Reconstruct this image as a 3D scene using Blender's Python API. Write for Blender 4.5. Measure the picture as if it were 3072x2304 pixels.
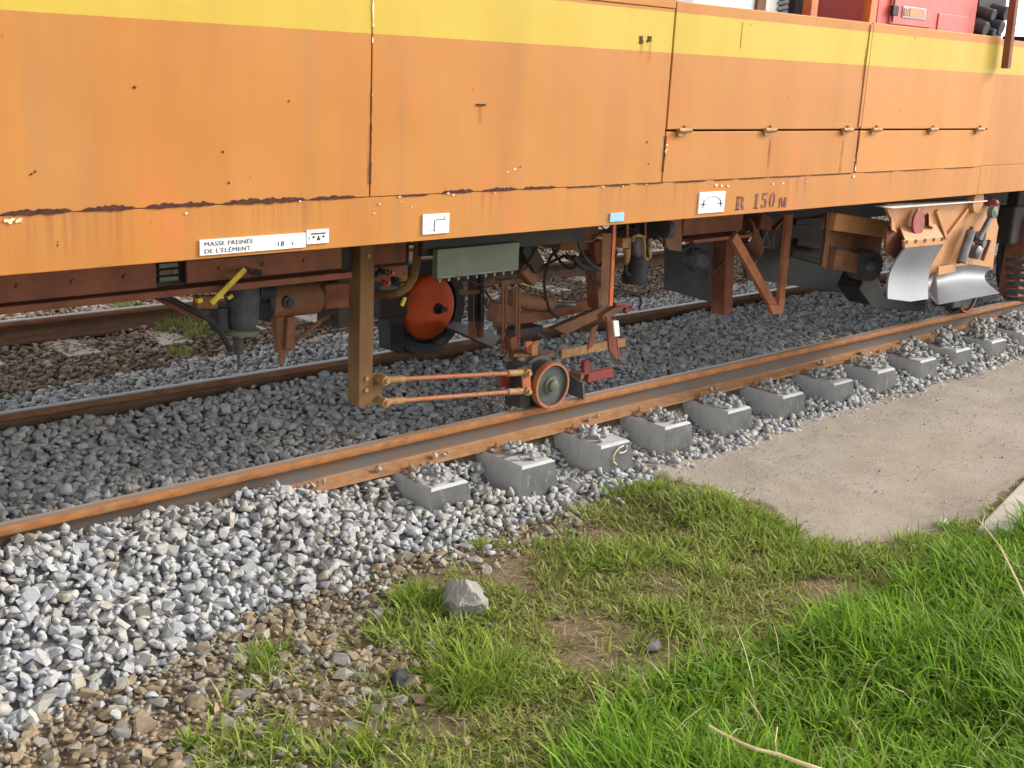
import bpy, bmesh, math, random
import numpy as np
from mathutils import Vector, Matrix

for o in list(bpy.data.objects): bpy.data.objects.remove(o)
scene = bpy.context.scene
col = scene.collection
random.seed(7); rng = np.random.default_rng(7)

# ------------------------------------------------------------------ camera
# world: X along the track, Y across it (away from the viewer), Z up, rail top at z = 0
CAM = np.array([-0.8911, -4.6034, 1.9241]); FPX = 3510.7; IW, IH = 3072, 2304
CR = np.array([0.73301449, -0.67853025, 0.04781686])
CU = np.array([0.14658052, 0.22621335, 0.96298581])
CF = np.array([0.66423182, 0.69887353, -0.26527699])
cam = bpy.data.cameras.new('camera'); camo = bpy.data.objects.new('camera', cam); col.objects.link(camo)
camo.matrix_world = Matrix(((CR[0], CU[0], -CF[0], CAM[0]), (CR[1], CU[1], -CF[1], CAM[1]), (CR[2], CU[2], -CF[2], CAM[2]), (0, 0, 0, 1)))
cam.sensor_width = 36; cam.lens = FPX / IW * 36; cam.clip_start = 0.05; cam.clip_end = 2000
scene.camera = camo

# ------------------------------------------------------------------ light
SUN = np.array([1.55, -0.74, 1.0]); SUN = SUN / np.linalg.norm(SUN)
w = bpy.data.worlds.new('World'); scene.world = w; w.use_nodes = True
nt = w.node_tree; bg = nt.nodes['Background']
sk = nt.nodes.new('ShaderNodeTexSky'); sk.sky_type = 'NISHITA'; sk.sun_disc = False
sk.sun_elevation = math.asin(SUN[2]); sk.sun_rotation = math.atan2(SUN[0], SUN[1])
sk.air_density = 1.0; sk.dust_density = 1.0; sk.ozone_density = 1.0
hs = nt.nodes.new('ShaderNodeHueSaturation'); hs.inputs['Saturation'].default_value = 0.22      # milky, hazy sky
nt.links.new(sk.outputs[0], hs.inputs['Color']); nt.links.new(hs.outputs[0], bg.inputs[0]); bg.inputs[1].default_value = 0.15
sl = bpy.data.lights.new('sun', 'SUN'); sl.energy = 1.25; sl.angle = math.radians(13); sl.color = (1.0, 0.95, 0.87)
so = bpy.data.objects.new('sun', sl); col.objects.link(so)
so.rotation_euler = Vector(-SUN).to_track_quat('-Z', 'Y').to_euler(); so.location = (4, -6, 8)
vs = scene.view_settings
scene.display_settings.display_device = 'sRGB'
vs.view_transform = 'Standard'; vs.look = 'None'; vs.gamma = 1; vs.exposure = 1.62; vs.use_curve_mapping = False

# ------------------------------------------------------------------ helpers
def ray(px, py): return CF + CR * (px - IW / 2) / FPX - CU * (py - IH / 2) / FPX
def at(px, py, y):                       # point of the place at depth plane y
    d = ray(px, py); t = (y - CAM[1]) / d[1]; return CAM + t * d
def atz(px, py, z):
    d = ray(px, py); t = (z - CAM[2]) / d[2]; return CAM + t * d
def project(P):
    d = np.asarray(P) - CAM; ww = d @ CF
    return IW / 2 + FPX * (d @ CR) / ww, IH / 2 - FPX * (d @ CU) / ww, ww

ORIG = {}
def nm(v):
    v = np.asarray(v, float); return v / (np.linalg.norm(v) + 1e-12)
class MB:
    def __init__(s): s.v = []; s.f = []; s.mi = []
    def add(s, V, F, mi=0):
        b = len(s.v); s.v += [tuple(map(float, p)) for p in V]; s.f += [tuple(b + i for i in f) for f in F]; s.mi += [mi] * len(F); return s
    def box(s, x0, x1, y0, y1, z0, z1, mi=0):
        return s.add([(x0,y0,z0),(x1,y0,z0),(x1,y1,z0),(x0,y1,z0),(x0,y0,z1),(x1,y0,z1),(x1,y1,z1),(x0,y1,z1)],
                     [(0,3,2,1),(4,5,6,7),(0,1,5,4),(1,2,6,5),(2,3,7,6),(3,0,4,7)], mi)
    def bar(s, a, b, wd, th, up=(0,0,1), mi=0):      # rectangular bar from a to b; wd along side, th along up
        a = np.asarray(a, float); b = np.asarray(b, float); d = nm(b - a); u = np.asarray(up, float)
        sd = np.cross(d, u)
        if np.linalg.norm(sd) < 1e-4: sd = np.cross(d, (0, 1, 0.0))
        sd = nm(sd); u = nm(np.cross(sd, d)); V = []
        for p in (a, b):
            for (i, j) in ((-1,-1),(1,-1),(1,1),(-1,1)): V.append(p + sd*wd/2*i + u*th/2*j)
        return s.add(V, [(0,3,2,1),(4,5,6,7),(0,1,5,4),(1,2,6,5),(2,3,7,6),(3,0,4,7)], mi)
    def cyl(s, a, b, r, n=16, r2=None, cap=True, mi=0):
        a = np.asarray(a, float); b = np.asarray(b, float); d = nm(b - a); r2 = r if r2 is None else r2
        t = nm(np.cross(d, (0.3, 0.2, 0.93) if abs(d[2]) < .9 else (1, 0, 0))); u = np.cross(d, t); V = []
        for p, q in ((a, r), (b, r2)):
            for k in range(n):
                an = 2*math.pi*k/n; V.append(p + q*(math.cos(an)*t + math.sin(an)*u))
        F = [(k, (k+1) % n, n+(k+1) % n, n+k) for k in range(n)]
        if cap: F += [tuple(range(n-1, -1, -1)), tuple(range(n, 2*n))]
        return s.add(V, F, mi)
    def lathe(s, c, axis, prof, n=28, mi=0):         # prof: list of (along, radius)
        c = np.asarray(c, float); d = nm(axis); t = nm(np.cross(d, (0.3, 0.2, 0.93) if abs(d[2]) < .9 else (1, 0, 0))); u = np.cross(d, t)
        V = []; F = []
        for (h, r) in prof:
            for k in range(n):
                an = 2*math.pi*k/n; V.append(c + d*h + r*(math.cos(an)*t + math.sin(an)*u))
        for i in range(len(prof)-1):
            for k in range(n):
                F.append((i*n+k, i*n+(k+1) % n, (i+1)*n+(k+1) % n, (i+1)*n+k))
        return s.add(V, F, mi)
    def tube(s, pts, r, n=8, mi=0):
        P = [np.asarray(p, float) for p in pts]; V = []; F = []; t = None
        for i, p in enumerate(P):
            d = nm(P[min(i+1, len(P)-1)] - P[max(i-1, 0)])
            if t is None: t = nm(np.cross(d, (0.31, 0.2, 0.93) if abs(d[2]) < .9 else (1, 0.1, 0)))
            t = nm(t - d*np.dot(t, d)); u = np.cross(d, t); rr = r[i] if isinstance(r, (list, tuple)) else r
            for k in range(n):
                an = 2*math.pi*k/n; V.append(p + rr*(math.cos(an)*t + math.sin(an)*u))
        m = len(P)
        for i in range(m-1):
            for k in range(n): F.append((i*n+k, i*n+(k+1) % n, (i+1)*n+(k+1) % n, (i+1)*n+k))
        F += [tuple(range(n-1, -1, -1)), tuple(range((m-1)*n, m*n))]
        return s.add(V, F, mi)
    def prism(s, poly, off, mi=0):                   # polygon (3D points) extruded by vector off
        P = [np.asarray(p, float) for p in poly]; n = len(P); off = np.asarray(off, float)
        return s.add(P + [p + off for p in P], [tuple(range(n)), tuple(range(2*n-1, n-1, -1))] + [((k+1) % n, k, n+k, n+(k+1) % n) for k in range(n)], mi)
    def build(s, name, mats, parent=None, bevel=0, smooth=False, label=None, kind=None, segs=2, origin=None):
        V = np.array(s.v); c = (V.min(0) + V.max(0)) / 2 if origin is None else np.asarray(origin, float)
        me = bpy.data.meshes.new(name); me.from_pydata([tuple(p) for p in (V - c)], [], s.f)
        if not isinstance(mats, (list, tuple)): mats = [mats]
        for m in mats: me.materials.append(m)
        if len(mats) > 1: me.polygons.foreach_set('material_index', s.mi)
        bm = bmesh.new(); bm.from_mesh(me); bmesh.ops.recalc_face_normals(bm, faces=bm.faces); bm.to_mesh(me); bm.free()
        if smooth:
            me.polygons.foreach_set('use_smooth', [True]*len(me.polygons)); me.set_sharp_from_angle(angle=math.radians(38))
        o = bpy.data.objects.new(name, me); col.objects.link(o); place(o, c, parent)
        if bevel:
            md = o.modifiers.new('bevel', 'BEVEL'); md.width = bevel; md.segments = segs; md.limit_method = 'ANGLE'; md.angle_limit = math.radians(40)
        if label: o['label'] = label
        if kind: o['kind'] = kind
        return o
def place(o, c, parent):
    ORIG[o.name] = np.asarray(c, float)
    if parent is not None: o.parent = parent; o.location = tuple(ORIG[o.name] - ORIG[parent.name])
    else: o.location = tuple(c)
def empty(name, loc):
    o = bpy.data.objects.new(name, None); col.objects.link(o); o.empty_display_size = .1; place(o, loc, None); return o
def tag(o, label=None, cat=None, group=None, kind=None):
    if label: o['label'] = label
    if cat: o['category'] = cat
    if group: o['group'] = group
    if kind: o['kind'] = kind
    return o

def vnoise(x, y, s, seed=0):             # smooth value noise, -1..1
    x = np.asarray(x, float)*s; y = np.asarray(y, float)*s
    xi = np.floor(x).astype(int); yi = np.floor(y).astype(int); fx = x-xi; fy = y-yi
    def h(a, b):
        n = (a*374761393 + b*668265263 + seed*974711) & 0x7fffffff
        n = ((n ^ (n >> 13))*1274126177) & 0x7fffffff
        return ((n ^ (n >> 16)) & 0xffff)/32767.5 - 1
    fx = fx*fx*(3-2*fx); fy = fy*fy*(3-2*fy)
    return (h(xi,yi)*(1-fx)+h(xi+1,yi)*fx)*(1-fy)+(h(xi,yi+1)*(1-fx)+h(xi+1,yi+1)*fx)*fy
def sstep(a, b, x): t = np.clip((x-a)/(b-a), 0, 1); return t*t*(3-2*t)

# ------------------------------------------------------------------ materials
def srgb(r, g, b):
    f = lambda c: (c/255/12.92) if c/255 <= .04045 else ((c/255+.055)/1.055)**2.4
    return (f(r), f(g), f(b), 1)
class NM:
    def __init__(s, name):
        s.m = bpy.data.materials.new(name); s.m.use_nodes = True; s.t = s.m.node_tree; s.b = s.t.nodes['Principled BSDF']
        s.out = s.t.nodes['Material Output']
    def n(s, t, **k):
        o = s.t.nodes.new(t)
        for a, v in k.items(): setattr(o, a, v)
        return o
    def l(s, a, b): s.t.links.new(a, b)
    def pos(s, scale=(1,1,1)):
        g = s.n('ShaderNodeNewGeometry'); mp = s.n('ShaderNodeMapping'); mp.inputs['Scale'].default_value = scale
        s.l(g.outputs['Position'], mp.inputs['Vector']); return mp.outputs[0]
    def noise(s, vec, scale, detail=4, rough=.55):
        o = s.n('ShaderNodeTexNoise'); o.inputs['Scale'].default_value = scale; o.inputs['Detail'].default_value = detail; o.inputs['Roughness'].default_value = rough
        s.l(vec, o.inputs['Vector']); return o.outputs['Fac']
    def ramp(s, fac, stops):
        o = s.n('ShaderNodeValToRGB'); e = o.color_ramp.elements
        while len(e) < len(stops): e.new(.5)
        for i, (p, c) in enumerate(stops): e[i].position = p; e[i].color = c if len(c) == 4 else (*c, 1)
        s.l(fac, o.inputs[0]); return o.outputs[0]
    def mr(s, fac, a, b, lo=0, hi=1):
        o = s.n('ShaderNodeMapRange'); o.inputs[1].default_value = a; o.inputs[2].default_value = b; o.inputs[3].default_value = lo; o.inputs[4].default_value = hi
        s.l(fac, o.inputs[0]); return o.outputs[0]
    def mix(s, fac, a, b, mode='MIX'):
        o = s.n('ShaderNodeMix', data_type='RGBA', blend_type=mode)
        for i, v in ((0, fac), (6, a), (7, b)):
            if hasattr(v, 'is_linked') or hasattr(v, 'links'): s.l(v, o.inputs[i])
            else: o.inputs[i].default_value = v
        return o.outputs[2]
    def math(s, op, a, b=0):
        o = s.n('ShaderNodeMath', operation=op)
        for i, v in ((0, a), (1, b)):
            if hasattr(v, 'links'): s.l(v, o.inputs[i])
            else: o.inputs[i].default_value = v
        return o.outputs[0]
    def bump(s, h, strength=.3, dist=.01):
        o = s.n('ShaderNodeBump'); o.inputs['Strength'].default_value = strength; o.inputs['Distance'].default_value = dist
        s.l(h, o.inputs['Height']); s.l(o.outputs[0], s.b.inputs['Normal'])
    def color(s, c):
        if hasattr(c, 'links'): s.l(c, s.b.inputs['Base Color'])
        else: s.b.inputs['Base Color'].default_value = c
    def set(s, rough=.6, metal=0, spec=.5):
        s.b.inputs['Roughness'].default_value = rough; s.b.inputs['Metallic'].default_value = metal; s.b.inputs['Specular IOR Level'].default_value = spec; return s.m

def worn(name, base, dark, rust=None, rough=.6, metal=0, scale=9, rust_at=.62, bump=.15, spec=.35):
    """painted or bare metal: blotchy tone, grime, rust spots"""
    k = NM(name); p = k.pos(); n1 = k.noise(p, scale, 6, .6); n2 = k.noise(p, scale*6, 4)
    c = k.mix(k.mr(n1, .35, .7), base, dark)
    if rust: c = k.mix(k.mr(k.noise(p, scale*1.7+1, 8, .7), rust_at, rust_at+.07), c, rust)
    k.color(k.mix(k.mr(n2, .3, .8, 0, .25), c, (dark[0]*.7, dark[1]*.7, dark[2]*.7, 1)))
    k.bump(n2, bump, .004); return k.set(rough, metal, spec)

def body_paint(name, tint=1.0):
    k = NM(name); p = k.pos()
    st = k.noise(k.pos((2.2, 1, .3)), 1.6, 5, .55); bl = k.noise(k.pos((.8, 1, .9)), 1.6, 3); fine = k.noise(k.pos((3, 1, 2)), 3, 5)
    o1 = srgb(174*tint, 112*tint, 44*tint); o2 = srgb(176*tint, 119*tint, 56*tint); o3 = srgb(156*tint, 96*tint, 38*tint)
    c = k.mix(k.mr(bl, .35, .68), o1, o2); c = k.mix(k.mr(st, .48, .74, 0, .6), c, o3); c = k.mix(k.mr(k.noise(k.pos((1.3, 1, 1.0)), 1.3, 4, .6), .56, .70, 0, .6), c, srgb(190*tint, 104*tint, 52*tint)); c = k.mix(k.mr(fine, .55, .75, 0, .35), c, srgb(188, 108, 54)); grime = k.noise(k.pos((4, 1, .25)), 1.0, 6, .6); c = k.mix(k.mr(grime, .54, .76, 0, .5), c, srgb(142, 106, 70))
    y = k.mix(k.mr(st, .45, .75, 0, .6), srgb(186, 158, 56), srgb(172, 138, 44)); y = k.mix(k.mr(bl, .55, .7, 0, .35), y, srgb(184, 160, 76))
    sp = k.n('ShaderNodeSeparateXYZ'); k.l(p, sp.inputs[0]); z = sp.outputs[2]
    zz = k.math('ADD', z, k.mr(fine, 0, 1, -.003, .003))
    m = k.math('MULTIPLY', k.math('GREATER_THAN', zz, 2.004), k.math('LESS_THAN', zz, 2.196))
    c = k.mix(m, c, y)
    # rust runs below the weld line and at the foot of the sheet
    drip = k.math('MULTIPLY', k.noise(k.pos((14, 1, .5)), 1.5, 6, .65), k.mr(k.noise(k.pos((1.7, 1, .1)), 1.0, 2), .35, .62, .82, 1.1))
    band = k.math('MULTIPLY', k.mr(z, 1.17, 1.35), k.math('LESS_THAN', z, 1.362))
    c = k.mix(k.math('MULTIPLY', k.mr(drip, .52, .72, 0, .7), band), c, srgb(118, 60, 32))
    spots = k.noise(p, 42, 2); c = k.mix(k.mr(spots, .775, .80), c, srgb(92, 44, 30))
    k.color(c); k.bump(k.noise(k.pos((1, 1, 1)), 1.7, 2), .35, .03); k.set(.6, 0, .3)
    k.l(k.mr(bl, .3, .7, .52, .68), k.b.inputs['Roughness']); return k.m

M = {}
M['body'] = body_paint('faded_orange_paint'); M['body_fresh'] = body_paint('bright_orange_paint', 1.06)
M['rustscar'] = worn('rust_scar', srgb(84,46,34), srgb(50,30,26), srgb(120,64,40), .9, scale=30)
M['run'] = worn('faint_rust_run', srgb(150,92,44), srgb(140,88,46), None, .7, scale=30)
M['chip'] = worn('bare_primer', srgb(236,222,178), srgb(210,184,140), None, .7, scale=40)
M['plate'] = worn('white_sign', srgb(238,239,240), srgb(226,226,226), None, .35, scale=6, bump=.02)
M['plateblue'] = worn('pale_blue_sign', srgb(150,190,214), srgb(120,166,196), None, .4, scale=14)
M['ink'] = worn('black_ink', srgb(50,50,52), srgb(72,68,66), None, .6, scale=60)
M['stencil'] = worn('stencil_brown_ink', srgb(92,62,56), srgb(136,86,62), None, .7, scale=45)
M['under'] = worn('dark_underframe', srgb(60,50,44), srgb(38,34,31), srgb(84,54,38), .75, scale=5)
M['redbrown'] = worn('red_brown_primer', srgb(134,78,50), srgb(100,58,40), srgb(96,60,40), .7, scale=6)
M['brown'] = worn('rusty_brown_steel', srgb(132,90,58), srgb(96,64,44), srgb(140,84,46), .75, scale=8)
M['post'] = worn('ochre_brown_post', srgb(124,90,50), srgb(98,68,40), srgb(104,64,40), .7, scale=4, rust_at=.6)
M['black'] = worn('black_rubber', srgb(42,41,41), srgb(30,30,30), None, .65, scale=20)
M['darkgrey'] = worn('dark_grey_casting', srgb(74,76,78), srgb(46,48,50), srgb(70,56,44), .7, scale=14)
M['chute'] = worn('dark_grey_steel_sheet', srgb(66,66,68), srgb(52,52,54), srgb(64,52,46), .6, scale=3)
M['yellow'] = worn('yellow_enamel', srgb(206,178,40), srgb(170,140,34), srgb(110,80,36), .5, scale=20)
M['green'] = worn('grey_green_enamel', srgb(98,104,84), srgb(80,86,70), srgb(92,84,62), .55, scale=5, rust_at=.68)
M['orangehub'] = worn('red_orange_hub_paint', srgb(212,84,32), srgb(186,68,28), srgb(130,58,34), .65, scale=7, rust_at=.7)
M['orange'] = worn('orange_enamel', srgb(214,110,44), srgb(176,84,40), srgb(120,64,38), .5, scale=12)
M['rod'] = worn('orange_rod_paint', srgb(178,94,56), srgb(150,108,72), srgb(124,70,44), .6, scale=16, rust_at=.56)
M['vbrown'] = worn('dusty_orange_brown_paint', srgb(172,108,70), srgb(140,84,56), srgb(112,70,48), .7, scale=7)
M['ochre'] = worn('ochre_fitting', srgb(178,136,84), srgb(130,94,60), srgb(120,70,44), .65, scale=24)
M['red'] = worn('red_enamel', srgb(176,66,56), srgb(140,46,42), srgb(110,64,46), .5, scale=14)
M['dullred'] = worn('dull_red_paint', srgb(140,52,46), srgb(110,40,38), srgb(112,72,52), .6, scale=14)
M['redbox'] = worn('weathered_red_paint', srgb(206,96,86), srgb(190,78,72), None, .5, scale=3)
M['darkred'] = worn('dark_red_paint', srgb(110,24,26), srgb(88,20,22), None, .5, scale=3)
M['plough'] = worn('pale_orange_paint', srgb(190,138,88), srgb(168,116,72), srgb(150,86,50), .55, scale=6, rust_at=.66)
M['blade'] = worn('scoured_steel', srgb(112,114,116), srgb(96,98,100), srgb(92,89,84), .5, .0, scale=3, rust_at=.64, spec=.4)
M['steel'] = worn('dull_steel', srgb(128,128,128), srgb(86,86,88), srgb(100,80,64), .45, .6, scale=12)
M['drum'] = worn('grey_wheel_disc', srgb(88,90,84), srgb(56,58,56), srgb(110,96,62), .6, .2, scale=10, rust_at=.58)
M['cabinet'] = worn('white_cabinet', srgb(236,234,226), srgb(220,218,208), None, .5, scale=3)
M['glassgrey'] = worn('grey_plate', srgb(150,150,150), srgb(120,120,120), None, .35, scale=20)

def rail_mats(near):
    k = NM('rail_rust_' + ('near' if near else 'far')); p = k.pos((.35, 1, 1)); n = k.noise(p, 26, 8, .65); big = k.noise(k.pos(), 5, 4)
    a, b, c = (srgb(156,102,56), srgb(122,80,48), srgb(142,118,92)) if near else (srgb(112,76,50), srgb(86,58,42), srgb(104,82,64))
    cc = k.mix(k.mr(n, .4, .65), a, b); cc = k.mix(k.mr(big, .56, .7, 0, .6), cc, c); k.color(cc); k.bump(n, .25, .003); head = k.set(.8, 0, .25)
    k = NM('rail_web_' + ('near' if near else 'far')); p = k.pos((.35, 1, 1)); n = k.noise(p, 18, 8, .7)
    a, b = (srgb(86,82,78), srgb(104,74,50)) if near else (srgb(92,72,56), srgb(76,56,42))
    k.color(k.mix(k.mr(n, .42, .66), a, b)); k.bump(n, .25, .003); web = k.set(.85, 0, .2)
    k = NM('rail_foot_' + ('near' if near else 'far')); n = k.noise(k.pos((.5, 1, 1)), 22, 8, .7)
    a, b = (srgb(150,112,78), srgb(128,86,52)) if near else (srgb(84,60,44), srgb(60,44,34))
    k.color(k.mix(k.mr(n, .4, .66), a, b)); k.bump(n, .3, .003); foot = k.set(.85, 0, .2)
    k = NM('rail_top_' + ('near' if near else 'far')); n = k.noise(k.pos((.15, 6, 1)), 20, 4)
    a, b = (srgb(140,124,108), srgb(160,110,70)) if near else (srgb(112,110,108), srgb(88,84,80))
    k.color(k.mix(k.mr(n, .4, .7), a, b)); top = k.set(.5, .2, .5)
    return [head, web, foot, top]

def stone_mat(name, cols, attr):
    k = NM(name)
    if attr: a = k.n('ShaderNodeAttribute'); a.attribute_name = 'tone'; fac = a.outputs['Fac']
    else: a = k.n('ShaderNodeObjectInfo'); fac = a.outputs['Random']
    n = len(cols); c = k.ramp(fac, [(i/(n-1), q) for i, q in enumerate(cols)])
    p = k.pos(); n1 = k.noise(p, 60, 6, .65); n2 = k.noise(p, 260, 3)
    c = k.mix(k.mr(n1, .42, .75, 0, .45), c, (*[x*.55 for x in cols[0][:3]], 1)); c = k.mix(k.mr(n2, .5, .8, 0, .3), c, (*[min(1, x*1.35) for x in cols[-1][:3]], 1))
    c = k.mix(k.mr(k.noise(p, 2.3, 4, .6), .45, .7, 0, .5), c, (.86, .76, .62, 1), 'MULTIPLY'); k.color(c); k.bump(n1, .35, .004); return k.set(.92, 0, .15)
GREYS = [srgb(140,140,140), srgb(154,153,152), srgb(164,163,161), srgb(171,170,167), srgb(152,154,161), srgb(176,174,168), srgb(160,150,134)]
BROWNS = [srgb(112,98,80), srgb(136,120,96), srgb(150,132,106), srgb(124,114,98), srgb(136,134,130), srgb(160,146,122)]
OLDS = [srgb(96,82,70), srgb(118,100,84), srgb(140,122,104), srgb(104,98,84), srgb(112,98,96), srgb(152,140,122)]
M['grey_a'] = stone_mat('grey_ballast', GREYS, True); M['grey_o'] = stone_mat('grey_ballast_single', GREYS, False)
M['brown_a'] = stone_mat('brown_gravel', BROWNS, True); M['brown_o'] = stone_mat('brown_gravel_single', BROWNS, False)
M['grit'] = stone_mat('pale_grit', [srgb(150,138,124), srgb(176,166,152), srgb(196,188,176), srgb(164,156,148)], True)
M['old_a'] = stone_mat('old_brown_ballast', OLDS, True)

def soil_mat():
    k = NM('soil'); p = k.pos(); n = k.noise(p, 3.5, 8, .65); f = k.noise(p, 70, 6, .7)
    c = k.ramp(n, [(.3, srgb(104,88,68)), (.5, srgb(126,108,84)), (.7, srgb(142,126,100))])
    c = k.mix(k.mr(f, .4, .7, 0, .6), c, srgb(84,70,54)); k.color(c); k.bump(f, .7, .02); return k.set(.95, 0, .15)
M['soil'] = soil_mat()
def bed_mat():
    k = NM('ballast_fines'); p = k.pos(); f = k.noise(p, 55, 5, .7); k.color(k.ramp(f, [(.3, srgb(84,84,84)), (.7, srgb(126,125,122))])); k.bump(f, .8, .03); return k.set(.95, 0, .1)
M['bed'] = bed_mat()
def road_mat():
    k = NM('sandy_dirt'); p = k.pos(); n = k.noise(p, 1.6, 6, .6); f = k.noise(p, 90, 5, .75); g = k.noise(p, 260, 3, .6)
    tr = k.noise(k.pos((.7, 3.6, 1)), 1.0, 6, .65)
    c = k.ramp(n, [(.32, srgb(178,163,146)), (.5, srgb(191,177,160)), (.68, srgb(200,187,171))])
    c = k.mix(k.mr(tr, .54, .72, 0, .35), c, srgb(146,128,112)); c = k.mix(k.mr(f, .5, .72, 0, .6), c, srgb(136,118,100)); c = k.mix(k.mr(g, .6, .75, 0, .6), c, srgb(206,194,176))
    vo = k.n('ShaderNodeTexVoronoi'); vo.inputs['Scale'].default_value = 48; k.l(p, vo.inputs['Vector'])
    c = k.mix(k.mr(vo.outputs['Distance'], .16, .08, 0, .6), c, srgb(112,96,82))
    k.color(c); h = k.math('ADD', f, k.math('MULTIPLY', g, .8)); k.bump(h, 1.0, .02); return k.set(.97, 0, .08)
M['road'] = road_mat()
def conc_mat(name, a, b, pits, rough=.85):
    k = NM(name); p = k.pos(); n = k.noise(p, 6, 8, .6); f = k.noise(p, 60, 4, .6); d = k.noise(k.pos((1, 1, .5)), 28, 6, .7)
    c = k.mix(k.mr(n, .35, .7), a, b); c = k.mix(k.mr(d, .55, .72, 0, .8), c, pits); k.color(c); k.bump(f, .3, .004); return k.set(rough, 0, .25)
M['conc'] = conc_mat('sleeper_concrete', srgb(176,174,170), srgb(162,161,158), srgb(142,138,132))
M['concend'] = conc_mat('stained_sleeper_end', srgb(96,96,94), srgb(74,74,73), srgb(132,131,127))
M['kerb'] = conc_mat('kerb_concrete', srgb(178,168,156), srgb(160,150,138), srgb(138,128,116))
M['lump'] = conc_mat('broken_concrete', srgb(146,140,132), srgb(120,114,107), srgb(168,162,154))
M['wood'] = conc_mat('weathered_timber', srgb(164,154,140), srgb(134,124,112), srgb(98,90,82))
M['slag2'] = conc_mat('grey_stone', srgb(104,102,100), srgb(84,82,82), srgb(124,120,116))
M['slag'] = conc_mat('dark_slag', srgb(58,56,58), srgb(44,42,44), srgb(80,78,78))
def grass_mat(name):
    k = NM(name); a = k.n('ShaderNodeVertexColor'); a.layer_name = 'tint'
    n = k.noise(k.pos(), 14, 2); c = k.mix(k.mr(n, .35, .7, 0, .15), a.outputs[0], (.12, .13, .04, 1))
    tr = k.n('ShaderNodeBsdfTranslucent'); k.l(c, tr.inputs[0]); k.color(c); k.set(.7, 0, .15)
    mx = k.n('ShaderNodeMixShader'); mx.inputs[0].default_value = .38; k.l(k.b.outputs[0], mx.inputs[1]); k.l(tr.outputs[0], mx.inputs[2]); k.l(mx.outputs[0], k.out.inputs[0]); return k.m
M['grass'] = grass_mat('grass_blades')
M['straw'] = worn('dry_straw', srgb(204,184,140), srgb(172,150,108), None, .7, scale=10)

# ------------------------------------------------------------------ ground
TOE = [(-9, 1.2), (-2, 1.15), (.3, 1.0), (.63, .92), (1.23, .76), (1.94, .68), (2.6, .66), (3.08, .64), (3.58, .64), (3.97, .58), (4.44, .58), (5.2, .58), (6.1, .55), (7.5, .52), (9, .55), (14, .6), (40, .7)]
TX = np.array([a for a, b in TOE]); TY = np.array([-b for a, b in TOE])
def toe(x): return np.interp(x, TX, TY) + .035*vnoise(x, x*0, 3.1, 5)
def ground_h(x, y):
    x = np.asarray(x, float); y = np.asarray(y, float)
    rd = sstep(3.6, 4.3, x); g = -.345 + (.018 - .012*rd)*vnoise(x, y, 1.3, 1) + (.008 - .005*rd)*vnoise(x, y, 5, 2)
    g = g + .14*sstep(-2.2, -3.6, y - .25*(x-3)) - .05*sstep(.9, -.6, x)*sstep(-.6, -1.2, y)
    g = g + .07*sstep(.45, 0, np.hypot(x-3.9, (y+1.0)*1.1))          # small grassy hump by the sleepers
    return g
def bed_h(x, y):
    """top of the ballast bed"""
    x = np.asarray(x, float); y = np.asarray(y, float); G = ground_h(x, y)
    crest = np.interp(x, [-5, .3, .9, 1.3, 1.6, 1.85, 2.1, 2.4], [-.04, -.042, -.052, -.078, -.095, -.058, -.13, -.23])
    t = toe(x)
    yy = np.clip((y - t)/(-.20 - t), 0, 1)
    left = G - .01 + (crest - G)*np.clip(yy*1.06, 0, 1)**.9
    r = np.clip((y - t)/(np.interp(x, [5, 7], [-.40, -.22]) - t), 0, 1)
    right = G - .01 + .085*sstep(-.17, -.05, y) + (np.interp(x, [2, 2.9, 3.3, 5, 7, 9, 12], [-.25, -.26, -.325, -.315, -.265, -.21, -.175]) - G + .03*sstep(5.5, 8.5, x))*sstep(0, 1, r)
    s = sstep(2.0, 2.55, x); front = left*(1-s) + right*s
    mid = -.112 + .016*vnoise(x, y, 2.6, 9) - .02*np.exp(-((y-.12)/.08)**2) + .035*sstep(1.0, 1.4, y)*(1 + .4*vnoise(x, y, 3.3, 19))
    far = np.interp(y, [1.5, 1.7, 2.2, 2.6, 3.3, 3.6, 5.2, 6, 8], [-.12, -.10, -.16, -.19, -.17, -.16, -.17, -.3, -.35])
    b = np.where(y < .03, front, np.where(y < 1.54, mid, far))
    return b + .014*vnoise(x, y, 4.5, 3)
def surf(x, y):
    return np.where(np.asarray(y) < toe(x), ground_h(x, y), np.maximum(ground_h(x, y)-.02, bed_h(x, y) - .035))

def grid_mesh(xs, ys, hf, name, m, mask=None, kind='structure'):
    X, Y = np.meshgrid(xs, ys, indexing='ij'); Z = hf(X, Y); nx, ny = X.shape
    V = np.stack([X, Y, Z], -1).reshape(-1, 3); idx = np.arange(nx*ny).reshape(nx, ny)
    F = np.stack([idx[:-1,:-1], idx[1:,:-1], idx[1:,1:], idx[:-1,1:]], -1).reshape(-1, 4)
    if mask is not None:
        cx = (X[:-1,:-1]+X[1:,1:])/2; cy = (Y[:-1,:-1]+Y[1:,1:])/2; F = F[mask(cx, cy).reshape(-1)]
        used = np.unique(F); rm = -np.ones(len(V), int); rm[used] = np.arange(len(used)); V = V[used]; F = rm[F]
    me = bpy.data.meshes.new(name); me.vertices.add(len(V)); me.vertices.foreach_set('co', V.ravel())
    me.loops.add(F.size); me.loops.foreach_set('vertex_index', F.ravel().astype(np.int32)); me.polygons.add(len(F))
    me.polygons.foreach_set('loop_start', np.arange(0, F.size, 4, dtype=np.int32)); me.polygons.foreach_set('use_smooth', np.ones(len(F), bool))
    me.update(); me.validate(); me.materials.append(m)
    o = bpy.data.objects.new(name, me); col.objects.link(o); ORIG[o.name] = np.zeros(3); o['kind'] = kind; return o
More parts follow.
